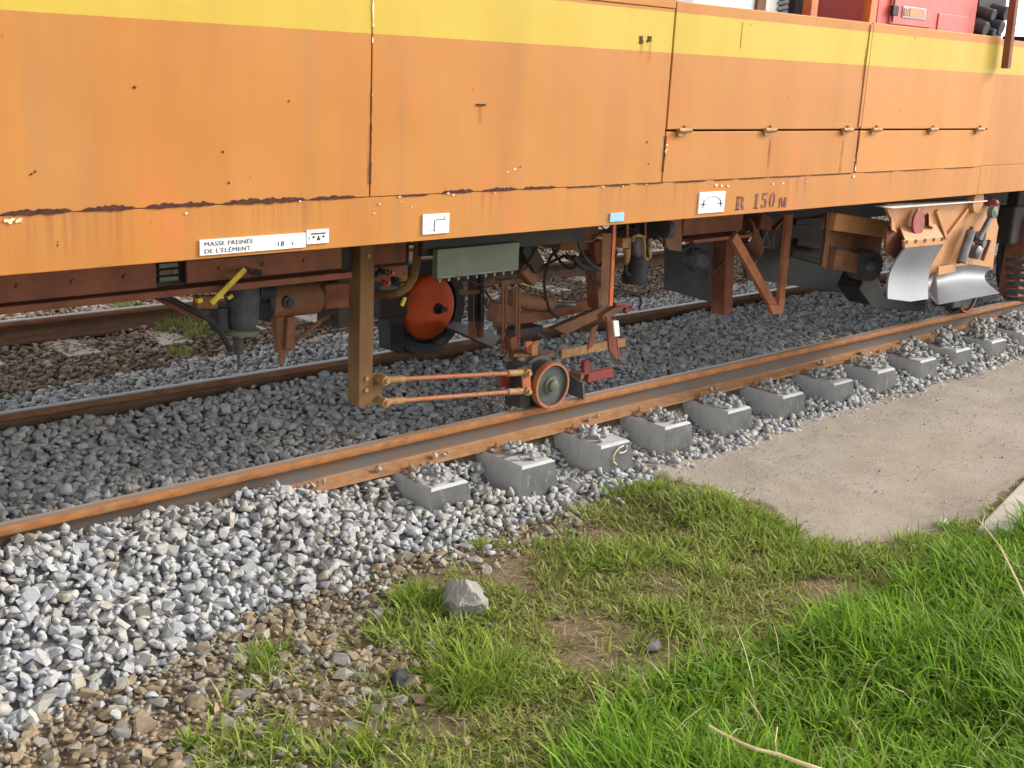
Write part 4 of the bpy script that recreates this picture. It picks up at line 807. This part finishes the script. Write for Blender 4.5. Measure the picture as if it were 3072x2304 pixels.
# dark steel chute sheets of the centre plough
def sheet(pts, off, name='chute_sheet', m='chute', bev=.003): return MB().prism(pts, off).build(name, M[m], W, bev)
sheet([P(2000, 745, .62), P(2000, 868, .62), P(2195, 925, .62), P(2195, 712, .62)], (0, .025, 0))
sheet([P(2225, 750, .75), P(2240, 835, .75), P(2560, 885, .75), P(2560, 720, .75)], (0, .025, 0)); sheet([P(2285, 690, .5), P(2290, 740, .5), P(2490, 770, .5), P(2490, 640, .5)], (0, .03, 0), 'plough_wall', 'under')
sheet([P(2590, 855, .3), P(2598, 920, .3), P(2775, 935, .3), P(2780, 880, .3)], (0, .025, 0))
for (xa, ya, xb, yb) in ((2380, 665, 2480, 660), (2385, 725, 2470, 742), (2370, 760, 2480, 790)): MB().bar(P(xa, ya, .45), P(xb, yb, .45), .05, .05).build('plough_rail', M['under'], W, .006)
# side plough, folded against the wagon
YP = -.60
def PP(a, b, y=YP): return P(2400 + a/3.292, 550 + b/3.292, y)
pl = MB().prism([PP(860, 205), PP(1880, 165), PP(1925, 300), PP(1962, 430), PP(1930, 640), PP(1905, 850), PP(1350, 960), PP(1290, 1090), PP(960, 1080), PP(1020, 800), PP(1000, 560), PP(935, 430), PP(850, 240)], (0, .02, 0)).build('side_plough', M['plough'], W, .003)
MB().prism([PP(720, 222), PP(1760, 165), PP(1790, 160), PP(1790, 172), PP(860, 240)], (0, -.05, 0)).build('top_flange', M['cabinet'], pl, .003)  # white colour stands in for light caught along the flange top
for (a, b) in (((1350, 270), (1440, 540)), ((1440, 540), (1655, 255))): MB().bar(PP(*a, YP-.012), PP(*b, YP-.012), .02, .03).build('rib', M['plough'], pl, .003)
for (a, h0) in ((900, 330), (1265, 290)): MB().prism([PP(a, h0), PP(a+50, h0+135), PP(a, h0+110)], (-.10, -.06, 0)).build('gusset', M['plough'], pl, .002)
MB().prism([PP(985, 420, YP-.005), PP(1340, 400, YP-.005), PP(1420, 535, YP-.12), PP(1040, 560, YP-.12)], (0, 0, -.02)).build('blade_shelf', M['plough'], pl, .002)
bs = MB().prism([PP(1030, 565, YP-.13), PP(1418, 535, YP-.13), PP(1420, 603, YP-.13), PP(1036, 640, YP-.13)], (0, .02, 0)).build('bolt_strip', M['plough'], pl, .003)
for a in (1052, 1145, 1235, 1322, 1405): MB().lathe(PP(a, 580-(a-1052)*.09, YP-.131), (0, -1, 0), [(0, .014), (.004, .013), (.004, 0)], 8).build('bolt', M['darkgrey'], bs)
dsk = MB().lathe(PP(1165, 390, YP-.06), (.05, -1, .1), [(-.008, 0), (-.008, .085), (.008, .085), (.008, 0)], 28).build('red_disc', M['dullred'], pl, 0, True)
MB().bar(PP(1160, 250, YP-.03), PP(1160, 300, YP-.03), .02, .03).build('lifting_eye', M['plough'], pl, .003)
def curved(top, bot, bulge, th, name, m, par, n=10):     # mouldboard: rows from the top edge to the bottom edge, dished towards +y in the middle
    V = []; k = n+1; q = len(top)
    def row(E, t):
        return E
    for side in (0, 1):
        for i in range(k):
            t = i/n
            for j in range(q):
                p = np.asarray(top[j])*(1-t) + np.asarray(bot[j])*t; s_ = math.sin(math.pi*t)
                V.append(p + np.array([0, bulge*s_ + th*side, 0]))
    F = []; o_ = k*q
    for i in range(n):
        for j in range(q-1):
            a = i*q+j; F += [(a, a+1, a+q+1, a+q), (o_+a, o_+a+q, o_+a+q+1, o_+a+1)]
    for i in range(n): F += [(i*q, (i+1)*q, o_+(i+1)*q, o_+i*q), (i*q+q-1, o_+i*q+q-1, o_+(i+1)*q+q-1, (i+1)*q+q-1)]
    for j in range(q-1): F += [(j, o_+j, o_+j+1, j+1), ((k-1)*q+j, (k-1)*q+j+1, o_+(k-1)*q+j+1, o_+(k-1)*q+j)]
    return MB().add(V, F).build(name, M[m], par, 0, True)
curved([PP(1040, 640, YP-.13), PP(1230, 622, YP-.13), PP(1420, 603, YP-.13)], [PP(868, 1140, YP-.16), PP(1090, 1168, YP-.16), PP(1268, 1142, YP-.16)], .045, .014, 'mouldboard', 'blade', pl)
MB().prism([PP(1010, 575, YP-.05), PP(1042, 600, YP-.09), PP(1020, 760, YP-.02), PP(866, 1140, YP-.10), PP(850, 1115, YP-.10), PP(975, 770, YP-.02)], (0, .02, 0)).build('blade_cheek', M['darkgrey'], pl, .003)
MB().prism([PP(860, 440, YP-.02), PP(930, 430, YP-.02), PP(1000, 540, YP-.02), PP(965, 765, YP-.02), PP(850, 660, YP-.02)], (0, .02, 0)).build('side_web', M['redbrown'], pl, .003)
curved([PP(1345, 885, YP-.03), PP(1540, 830, YP-.03), PP(1700, 800, YP-.03), PP(1900, 832, YP-.03)], [PP(1372, 1198, YP-.24), PP(1560, 1162, YP-.24), PP(1770, 1122, YP-.24), PP(1976, 1085, YP-.24)], .09, .014, 'mouldboard', 'blade', pl)
MB().prism([PP(1290, 1060, YP-.10), PP(1345, 885, YP-.04), PP(1372, 1198, YP-.24)], (0, .012, 0)).build('blade_wing', M['blade'], pl, .002)
MB().bar(PP(1355, 868, YP-.05), PP(1530, 835, YP-.05), .02, .06).build('blade_bracket', M['plough'], pl, .003)
cy = MB().cyl(PP(1690, 470, YP-.07), PP(1590, 780, YP-.07), .034, 14).build('lift_cylinder', M['steel'], pl, 0, True)
MB().cyl(PP(1905, 290, YP-.07), PP(1760, 560, YP-.07), .022, 12).build('piston', M['steel'], cy, 0, True); MB().lathe(PP(1912, 285, YP-.12), (0, -1, 0), [(-.03, 0), (-.03, .045), (.01, .045), (.014, .02), (.02, 0)], 18).build('pin_eye', M['green'], cy, 0, True)
MB().bar(PP(1700, 430, YP-.05), PP(1560, 790, YP-.05), .03, .02).bar(PP(1870, 560, YP-.05), PP(1800, 760, YP-.05), .03, .02).build('cylinder_guide', M['brown'], cy, .003); MB().lathe(PP(1740, 680, YP-.09), (0, -1, 0), [(-.04, 0), (-.04, .05), (.02, .05), (.03, .03), (.03, 0)], 14).lathe(PP(1800, 590, YP-.09), (0, -1, 0), [(-.04, 0), (-.04, .035), (.02, .03), (.02, 0)], 14).build('guide_roller', M['steel'], cy, 0, True)
MB().box(PP(1700, 520)[0], PP(1800, 520)[0], YP-.03, YP-.01, PP(1750, 560)[2], PP(1750, 470)[2]).build('slot_plate', M['under'], pl, .003)
MB().lathe(PP(1725, 180, YP-.01), (0, -1, 0), [(-.02, 0), (-.02, .085), (.03, .08), (.03, 0)], 20).build('pivot_cap', M['plough'], pl, 0, True)
MB().lathe(PP(1905, 200, YP-.05), (.3, -1, -.2), [(-.04, 0), (-.04, .03), (.02, .035), (.04, .02), (.04, 0)], 14).cyl(PP(1880, 150, YP-.02), PP(1930, 260, YP-.05), .015, 10).build('red_knuckle', M['dullred'], pl, 0, True)
# carrying arm left of the plough with its roller
YA = -.30
arm = MB().prism([PP(270, 300, YA), PP(320, 310, YA), PP(290, 640, YA), PP(262, 845, YA), PP(215, 815, YA), PP(250, 560, YA)], (.03, .04, 0)).build('plough_arm', M['brown'], W, .004)
MB().bar(PP(290, 370, YA), PP(830, 450, YA), .10, .12).build('arm_tube', M['plough'], arm, .01); MB().prism([PP(300, 460, YA+.03), PP(820, 520, YA+.03), PP(790, 715, YA+.03), PP(300, 620, YA+.03)], (0, .03, 0)).build('arm_plate', M['brown'], arm, .004)
MB().bar(PP(300, 740, YA), PP(720, 820, YA), .08, .14).build('arm_tube', M['brown'], arm, .008)
MB().lathe(PP(700, 820, YA-.09), (.25, 1, 0), [(-.03, 0), (-.03, .05), (-.01, .06), (-.01, .105), (.02, .11), (.14, .11), (.14, 0)], 30).build('roller', M['darkgrey'], arm, 0, True)
MB().lathe(PP(690, 818, YA-.12), (.25, 1, 0), [(-.03, 0), (-.03, .03), (.01, .035)], 6).build('roller_nut', M['steel'], arm)
MB().bar(PP(520, 915, .1), PP(640, 1080, .1), .2, .2, (1, 0, 0)).build('stone_guard', M['black'], W, .01)
# small flanged wheel under the plough, bogie and springs at the right edge
wc = np.array([8.93, .0, .15]); sw = MB().lathe(wc, (0, 1, 0), [(.015, 0), (.015, .12), (0, .125), (.03, .13), (.03, .150), (.11, .150), (.11, .18), (.135, .18), (.135, 0)], 40).build('guide_wheel', M['drum'], W, 0, True)
MB().lathe(wc, (0, 1, 0), [(0, .135), (-.003, .138), (-.003, .152), (.03, .153), (.03, .135)], 40).build('rim', M['rod'], sw, 0, True)
MB().box(8.55, 8.75, -.05, .15, .08, .60).build('wheel_carrier', M['darkgrey'], W, .01)
wx = np.array([10.15, .0, .46]); bw = MB().lathe(wx, (0, 1, 0), [(.0, 0), (.0, .38), (-.02, .40), (-.02, .455), (0, .46), (.10, .462), (.11, .50), (.14, .50), (.14, 0)], 48).build('bogie_wheel', M['black'], W, 0, True)
MB().lathe(wx, (0, -1, 0), [(0, .12), (.14, .12), (.16, .10), (.16, 0)], 20).build('axle_box', M['under'], bw, 0, True)
MB().box(9.0, 12.5, -.25, -.10, .62, .95).build('bogie_frame', M['under'], W, .02)
c0 = P(3058, 905, -.42); c1 = P(3058, 765, -.42)
q = [c0 + (c1-c0)*a/(2*math.pi*6) + np.array([.10*math.cos(a), .10*math.sin(a), 0]) for a in np.linspace(0, 2*math.pi*6, 110)]
MB().tube(q, .018, 7).build('coil_spring', M['darkgrey'], W, 0, True)
MB().box(9.2, 9.34, -.30, -.12, .15, .85).build('brake_bracket', M['redbrown'], W, .015); MB().box(9.10, 9.5, -.22, -.12, .85, 1.15).build('bogie_bracket', M['under'], W, .01); MB().cyl((9.5, -.35, .45), (9.58, -.35, 1.05), .05, 14).build('bogie_damper', M['black'], W, 0, True)
MB().box(9.72, 9.95, -.33, -.2, .52, .85).build('axle_guide', M['redbrown'], W, .01); MB().cyl((9.62, -.38, .50), (10.1, -.38, .86), .012, 8).build('bogie_rod', M['ochre'], W, 0, True)
for (x, z) in ((9.35, .98), (9.42, .96), (9.48, .97), (9.3, .86)): MB().cyl((x, -.36, z), (x, -.33, z), .022, 8).build('brake_bolt', M['steel'], W)
MB().lathe((9.55, -.40, .58), (.4, -1, .3), [(-.05, .0), (-.05, .05), (.02, .05), (.03, .02), (.03, 0)], 12).build('drain_cock', M['ochre'], W, 0, True)
MB().tube([(9.25, -.38, 1.02), (9.4, -.40, 1.0), (9.6, -.40, 1.03), (9.8, -.38, 1.0)], .012, 7).build('brake_hose', M['steel'], W, 0, True)

# ------------------------------------------------------------------ grass
def blades(name, roots, L, Wd, az, lean, droop, colr, label):
    """roots n,3; each blade a curved strip of three quads and a tip"""
    n = len(L); t = np.array([0, .3, .62, .86, 1.0]); wv = np.array([.75, 1.0, .8, .45, 0.0])
    d = np.stack([np.cos(az), np.sin(az), np.zeros(n)], 1); sd = np.stack([-np.sin(az), np.cos(az), np.zeros(n)], 1)
    tw = rng.uniform(-.7, .7, n); sd = sd*np.cos(tw)[:, None] + d*np.sin(tw)[:, None]
    V = np.zeros((n, 9, 3)); pos = roots.copy(); prev = 0; ang = lean.copy()
    for i in range(5):
        if i:
            seg = (t[i]-t[i-1])*L; ang = lean + droop*(t[i]**1.6); pos = pos + d*(np.sin(ang)*seg)[:, None] + np.array([0, 0, 1])*(np.cos(ang)*seg)[:, None]
        if i < 4:
            V[:, 2*i] = pos - sd*(Wd*wv[i]/2)[:, None]; V[:, 2*i+1] = pos + sd*(Wd*wv[i]/2)[:, None]
        else: V[:, 8] = pos
    b = (np.arange(n)*9)[:, None]
    q = np.concatenate([b + np.array([[2*i, 2*i+1, 2*i+3, 2*i+2]]) for i in range(3)], 1).reshape(n, 3, 4); tr = b + np.array([[6, 7, 8]])
    me = bpy.data.meshes.new(name); me.vertices.add(n*9); me.vertices.foreach_set('co', V.ravel().astype(np.float32))
    loops = np.concatenate([q.reshape(n, 12), tr], 1); me.loops.add(n*15); me.loops.foreach_set('vertex_index', loops.ravel().astype(np.int32)); me.polygons.add(n*4)
    ls = (np.arange(n)*15)[:, None] + np.array([[0, 4, 8, 12]]); me.polygons.foreach_set('loop_start', ls.ravel().astype(np.int32)); me.polygons.foreach_set('use_smooth', np.ones(n*4, bool))
    ca = me.color_attributes.new('tint', 'FLOAT_COLOR', 'POINT'); C = np.ones((n, 9, 4)); C[:, :, :3] = colr[:, None, :]; ca.data.foreach_set('color', C.ravel().astype(np.float32))
    me.update(); me.materials.append(M['grass']); o = bpy.data.objects.new(name, me); col.objects.link(o); tag(o, label, 'grass', kind='stuff'); return o
def tufts(x, y, nb, Lr, rad, wd, lean0, droop0, pal, hz=None):
    n = len(x); cnt = rng.integers(nb[0], nb[1], n); i = np.repeat(np.arange(n), cnt); m = len(i)
    a = rng.uniform(0, 2*np.pi, m); r = rad*np.sqrt(rng.random(m)); px = x[i]+r*np.cos(a); py = y[i]+r*np.sin(a)
    Lt = rng.uniform(Lr[0], Lr[1], n)[i]; L = Lt*rng.uniform(.45, 1.1, m)
    az = a + rng.normal(0, .7, m); lean = np.abs(rng.normal(lean0, .22, m)) ; droop = np.abs(rng.normal(droop0, .45, m))
    z = (surf(px, py) if hz is None else np.full(m, hz)) - .006
    pal = np.array([srgb(*p)[:3] for p in pal]); w_ = rng.dirichlet(np.ones(len(pal))*.6, n)
    base = (w_ @ pal)[i]; own = pal[rng.integers(0, len(pal), m)]; k = rng.uniform(.2, .6, m)[:, None]
    c = (base*(1-k)+own*k)*rng.uniform(.6, 1.4, m)[:, None]
    return np.stack([px, py, z], 1), L, wd*rng.uniform(.5, 1.6, m), az, lean, droop, c
def gcat(L): return [np.concatenate([l[i] for l in L]) for i in range(7)]
SHORT = poly_px([(540,2500),(640,2170),(720,2010),(850,1950),(1000,1985),(1130,1880),(1180,1800),(1330,1770),(1440,1650),(1560,1565),(1760,1498),(2000,1455),(2150,1500),(2320,1560),(2350,1625),(2600,1662),(2800,1628),(2930,1592),(3300,1500),(3700,2700),(500,2700)])
TALL = poly_px([(1640,2500),(1780,2190),(1980,2040),(2250,1960),(2420,1900),(2600,1810),(2800,1715),(2950,1660),(3300,1560),(3800,2700),(1600,2700)])
def bare(x, y):
    b = np.zeros(x.shape)
    for (px, py, r) in ((1620, 1610, .22), (1760, 1600, .16), (1500, 1690, .20), (2480, 1770, .16), (1700, 1890, .10), (1250, 2080, .10), (2000, 1790, .07), (1900, 2150, .10), (980, 2100, .14), (2060, 1600, .08)):
        c = atz(px, py, GZ); b = np.maximum(b, sstep(1.25, .6, np.hypot(x-c[0], y-c[1])/r))
    return b
x, y = scatter(.2, 6.5, -4.2, -.5, .030, lambda x, y: inpoly(x+.05*vnoise(x, y, 7, 51), y+.05*vnoise(x, y, 7, 52), SHORT))
left = sstep(2.6, 1.2, x); dens = np.clip(.85 + .75*vnoise(x, y, 3.2, 61) + .55*vnoise(x, y, 8, 62) - .5*left, .06, 1)*(1 - .93*bare(x, y)); k = rng.random(x.shape) < dens; x = x[k]; y = y[k]
G1 = [(114,142,40), (136,156,52), (96,126,38), (152,162,76), (172,164,114), (140,152,70)]
lush = vnoise(x, y, 2.6, 63) > .15
gs = [tufts(x[lush], y[lush], (6, 12), (.06, .13), .030, .0074, .45, 1.0, G1), tufts(x[~lush], y[~lush], (5, 10), (.045, .095), .030, .0066, .6, .9, G1+[(168,150,104), (150,134,92)])]
for (px, py, r, n, L) in ((1240, 1815, .09, 26, .15), (1280, 1840, .07, 18, .14), (1335, 1858, .05, 9, .07), (1400, 1872, .05, 10, .07), (1455, 1850, .05, 9, .08), (1210, 2085, .05, 8, .07), (1420, 2030, .13, 34, .17), (1350, 2090, .10, 20, .16), (1480, 2060, .12, 26, .17), (1870, 1475, .10, 24, .11), (1960, 1480, .10, 24, .11), (1620, 1640, .05, 8, .09), (1455, 1650, .05, 8, .09), (2330, 1600, .12, 30, .13), (2420, 1660, .12, 26, .13), (1120, 2250, .10, 14, .12), (830, 2235, .05, 8, .10), (780, 2010, .05, 8, .09), (580, 2240, .04, 7, .09), (2750, 1640, .10, 18, .12), (2860, 1600, .08, 14, .12), (830, 1965, .04, 5, .07)):
    c = atz(px, py, GZ); a = rng.uniform(0, 6.28, n); rr = r*np.sqrt(rng.random(n)); gs.append(tufts(c[0]+rr*np.cos(a), c[1]+rr*np.sin(a), (9, 16), (L*.7, L*1.15), .022, .0048, .35, 1.1, G1[:4]))
ed = np.concatenate([np.linspace(ROADP[i], ROADP[i+1], 60, endpoint=False) for i in range(1, 8)]); pick = rng.choice(len(ed), 170); ex = ed[pick, 0] + rng.normal(0, .06, 170); ey = ed[pick, 1] + rng.normal(.02, .06, 170)
gs.append(tufts(ex, ey, (4, 10), (.03, .09), .026, .0066, .6, .9, G1)); x2, y2 = scatter(4.2, 6, -2.1, -.9, .2, lambda x, y: roadmask(x, y) & (rng.random(x.shape) < .12)); gs.append(tufts(x2, y2, (2, 5), (.02, .05), .02, .006, .7, .8, G1))
wk = rng.choice(len(x), 220, replace=False); gs.append(tufts(x[wk], y[wk], (4, 8), (.03, .06), .012, .016, 1.0, .6, [(92,124,44), (112,136,56), (128,140,70)]))
blades('short_grass', *gcat(gs), 'short patchy green and straw coloured grass in front of the ballast')
x, y = scatter(1.4, 6.8, -4.4, -1.6, .030, lambda x, y: inpoly(x+.07*vnoise(x, y, 5, 53), y+.07*vnoise(x, y, 5, 54), TALL))
k = rng.random(x.shape) < np.clip(.85 + .5*vnoise(x, y, 3, 64), .2, 1); x = x[k]; y = y[k]
edge = np.clip(.55 + .45*vnoise(x, y, 2.2, 65) + .35*sstep(-1.9, -2.7, y), .4, 1.15)
G2 = [(92,138,22), (116,154,30), (72,114,24), (140,166,48), (104,146,28), (150,166,76), (80,124,28)]
gl = []
for lo, hi, Lr in ((0, .65, (.09, .16)), (.65, .9, (.14, .22)), (.9, 2, (.20, .31))):
    m_ = (edge >= lo) & (edge < hi); gl.append(tufts(x[m_], y[m_], (5, 10), Lr, .032, .0086, .36, 1.1, G2))
dk = rng.choice(len(x), 420, replace=False)
gl.append(tufts(x[dk], y[dk], (1, 4), (.18, .34), .02, .0045, .45, 1.2, [(196,186,130), (170,164,104), (206,200,160)]))
wk = rng.choice(len(x), 150, replace=False); gl.append(tufts(x[wk], y[wk], (3, 7), (.10, .2), .02, .022, .7, 1.0, [(84,128,40), (104,140,48), (120,146,60)]))
blades('tall_grass', *gcat(gl), 'tall lush green grass at the lower right')
G3 = [(96,122,50), (116,132,60), (130,134,78)]; gf = []
for (px, py, n, L) in ((385, 945, 14, .20), (410, 960, 12, .16), (350, 965, 6, .14), (520, 990, 12, .13), (560, 980, 12, .14), (590, 1010, 12, .12), (540, 1060, 10, .10), (480, 970, 6, .10), (630, 985, 8, .1)):
    c = atz(px, py, -.17); a = rng.uniform(0, 6.28, n); rr = .11*np.sqrt(rng.random(n)); gf.append(tufts(c[0]+rr*np.cos(a), c[1]+rr*np.sin(a), (8, 14), (L*.7, L*1.1), .03, .006, .35, .8, G3, -.18))
blades('weeds', *gcat(gf), 'tufts of weeds growing in the old ballast between the tracks')
# dry straw lying about
n = 14000; x = rng.uniform(1.0, 5.2, n); y = rng.uniform(-3.2, -.5, n); ok = inpoly(x, y, SHORT) | ((np.hypot(x-2.9, y+.85) < .5) & (y < toe(x))); ok &= rng.random(n) < .25 + .75*bare(x, y); x = x[ok]; y = y[ok]; n = len(x)
ST = np.array([srgb(178,158,116)[:3], srgb(150,130,92)[:3], srgb(196,178,138)[:3], srgb(120,100,72)[:3]])
blades('dry_straw', np.stack([x, y, surf(x, y)+.012], 1), rng.uniform(.04, .11, n), rng.uniform(.0025, .004, n), rng.uniform(0, 6.28, n), rng.uniform(1.25, 1.5, n), rng.uniform(0, .3, n), ST[rng.integers(0, 4, n)], 'dead straw and stalks lying on bare soil')

# ------------------------------------------------------------------ small things
def rough_lump(name, c, r, m, seed, label, cat_, sq=(1, 1, 1), rot=0, sub=3, amp=.16):
    bm = bmesh.new(); bmesh.ops.create_icosphere(bm, subdivisions=sub+2, radius=1.0)
    from mathutils import noise as N
    pr = np.random.default_rng(int(seed*10)); NN = np.concatenate([pr.normal(size=(5, 3)), [[-.8, -.5, -.1], [.75, -.6, .2], [-.2, .9, .1], [.1, -.35, .92], [-.55, -.2, .75]]]); NN /= np.linalg.norm(NN, axis=1)[:, None]; DD = pr.uniform(.50, .74, 10); RG = pr.uniform(0, 1, 10) > .3
    for v in bm.verts:
        u_ = np.array(v.co.normalized()); dt = NN @ u_; rr = np.where(dt > .05, DD/np.maximum(dt, .05), 9); k_ = int(rr.argmin()); r_ = min(1.0, rr[k_]); p = v.co.normalized()*r_
        a_ = amp*(1.0 if RG[k_] else .3); d = N.noise(p*3.0+Vector((seed, 0, 0)))*a_*.45 + N.noise(p*9+Vector((0, seed, 0)))*a_*.40 + N.noise(p*22+Vector((0, seed, 0)))*a_*.22
        p = p*(1+d); v.co = Vector((p.x*sq[0], p.y*sq[1], p.z*sq[2]))*r*1.38
    me = bpy.data.meshes.new(name); bm.to_mesh(me); bm.free(); me.materials.append(m); me.polygons.foreach_set('use_smooth', [True]*len(me.polygons)); me.set_sharp_from_angle(angle=math.radians(32))
    o = bpy.data.objects.new(name, me); col.objects.link(o); o.location = c; o.rotation_euler = (0.15, -.1, rot); return tag(o, label, cat_)
c = atz(1382, 1830, GZ); rough_lump('concrete_lump', (c[0], c[1], GZ+.045), .105, M['lump'], 3.1, 'rough broken lump of concrete lying in the grass', 'concrete lump', (.95, .85, 1.05), .5, 3, .22)
c = atz(1212, 2062, GZ); rough_lump('slag_lump', (c[0], c[1], GZ+.012), .05, M['slag'], 9.2, 'small dark slag lump beside a grass tuft', 'stone', (1.1, .9, .7), .9)
c = atz(1962, 1945, GZ); rough_lump('grey_rock', (c[0], c[1], GZ+.008), .032, M['slag2'], 5.5, 'small grey stone half sunk in the short grass near the tall grass', 'stone', (1.2, .9, .6), .2)
c = atz(2828, 1582, GZ); rough_lump('grey_rock', (c[0], c[1], GZ+.02), .035, M['conc'], 6.5, 'small pale stone on the edge of the dirt road by the kerb', 'stone', (1.2, .9, .7), .2)
A = np.array([4.70, -2.20]); d = nm([.97, .19]); nn = np.array([d[1], -d[0]])
q = [A + d*.02, A + d*4.2, A + d*4.2 + nn*.36, A + nn*.30 + d*.05]
kb = MB().prism([(p[0], p[1], -.42) for p in q], (0, 0, .165)).build('kerb', M['kerb'], None, .02, segs=3); tag(kb, 'white weathered concrete kerb stone beside the dirt road', 'kerb')
def stalk(pts, r0, r1, name, label):
    n = len(pts); o = MB().tube(pts, [r0+(r1-r0)*i/(n-1) for i in range(n)], 7).build(name, M['straw'], None, 0, True); return tag(o, label, 'stalk')
def h3(px, py, z): return atz(px, py, z)
o = stalk([h3(2128, 2178, -.06), h3(2175, 2205, -.05), h3(2230, 2232, -.055), h3(2270, 2248, -.05), h3(2330, 2262, -.06), h3(2390, 2285, -.05), h3(2470, 2312, -.06), h3(2560, 2340, -.08)], .004, .0075, 'dry_stalk', 'pale dry woody stalk lying across the tall grass at the bottom')
MB().tube([h3(2330, 2262, -.06), h3(2326, 2225, -.02), h3(2332, 2180, .0)], .0022, 6).build('twig', M['straw'], o)
o = stalk([h3(3085, 1815, -.10), h3(3062, 1765, -.05), h3(3030, 1700, -.02), h3(3000, 1640, .0), h3(2965, 1595, .01), h3(2935, 1560, .015)], .0055, .003, 'dry_stalk', 'thin dry stalk standing in the grass in front of the kerb')
MB().tube([h3(2945, 1572, .012), h3(2955, 1545, .03), h3(2948, 1530, .035)], .0018, 5).tube([h3(2935, 1560, .015), h3(2925, 1540, .02)], .0018, 5).build('twig', M['straw'], o)
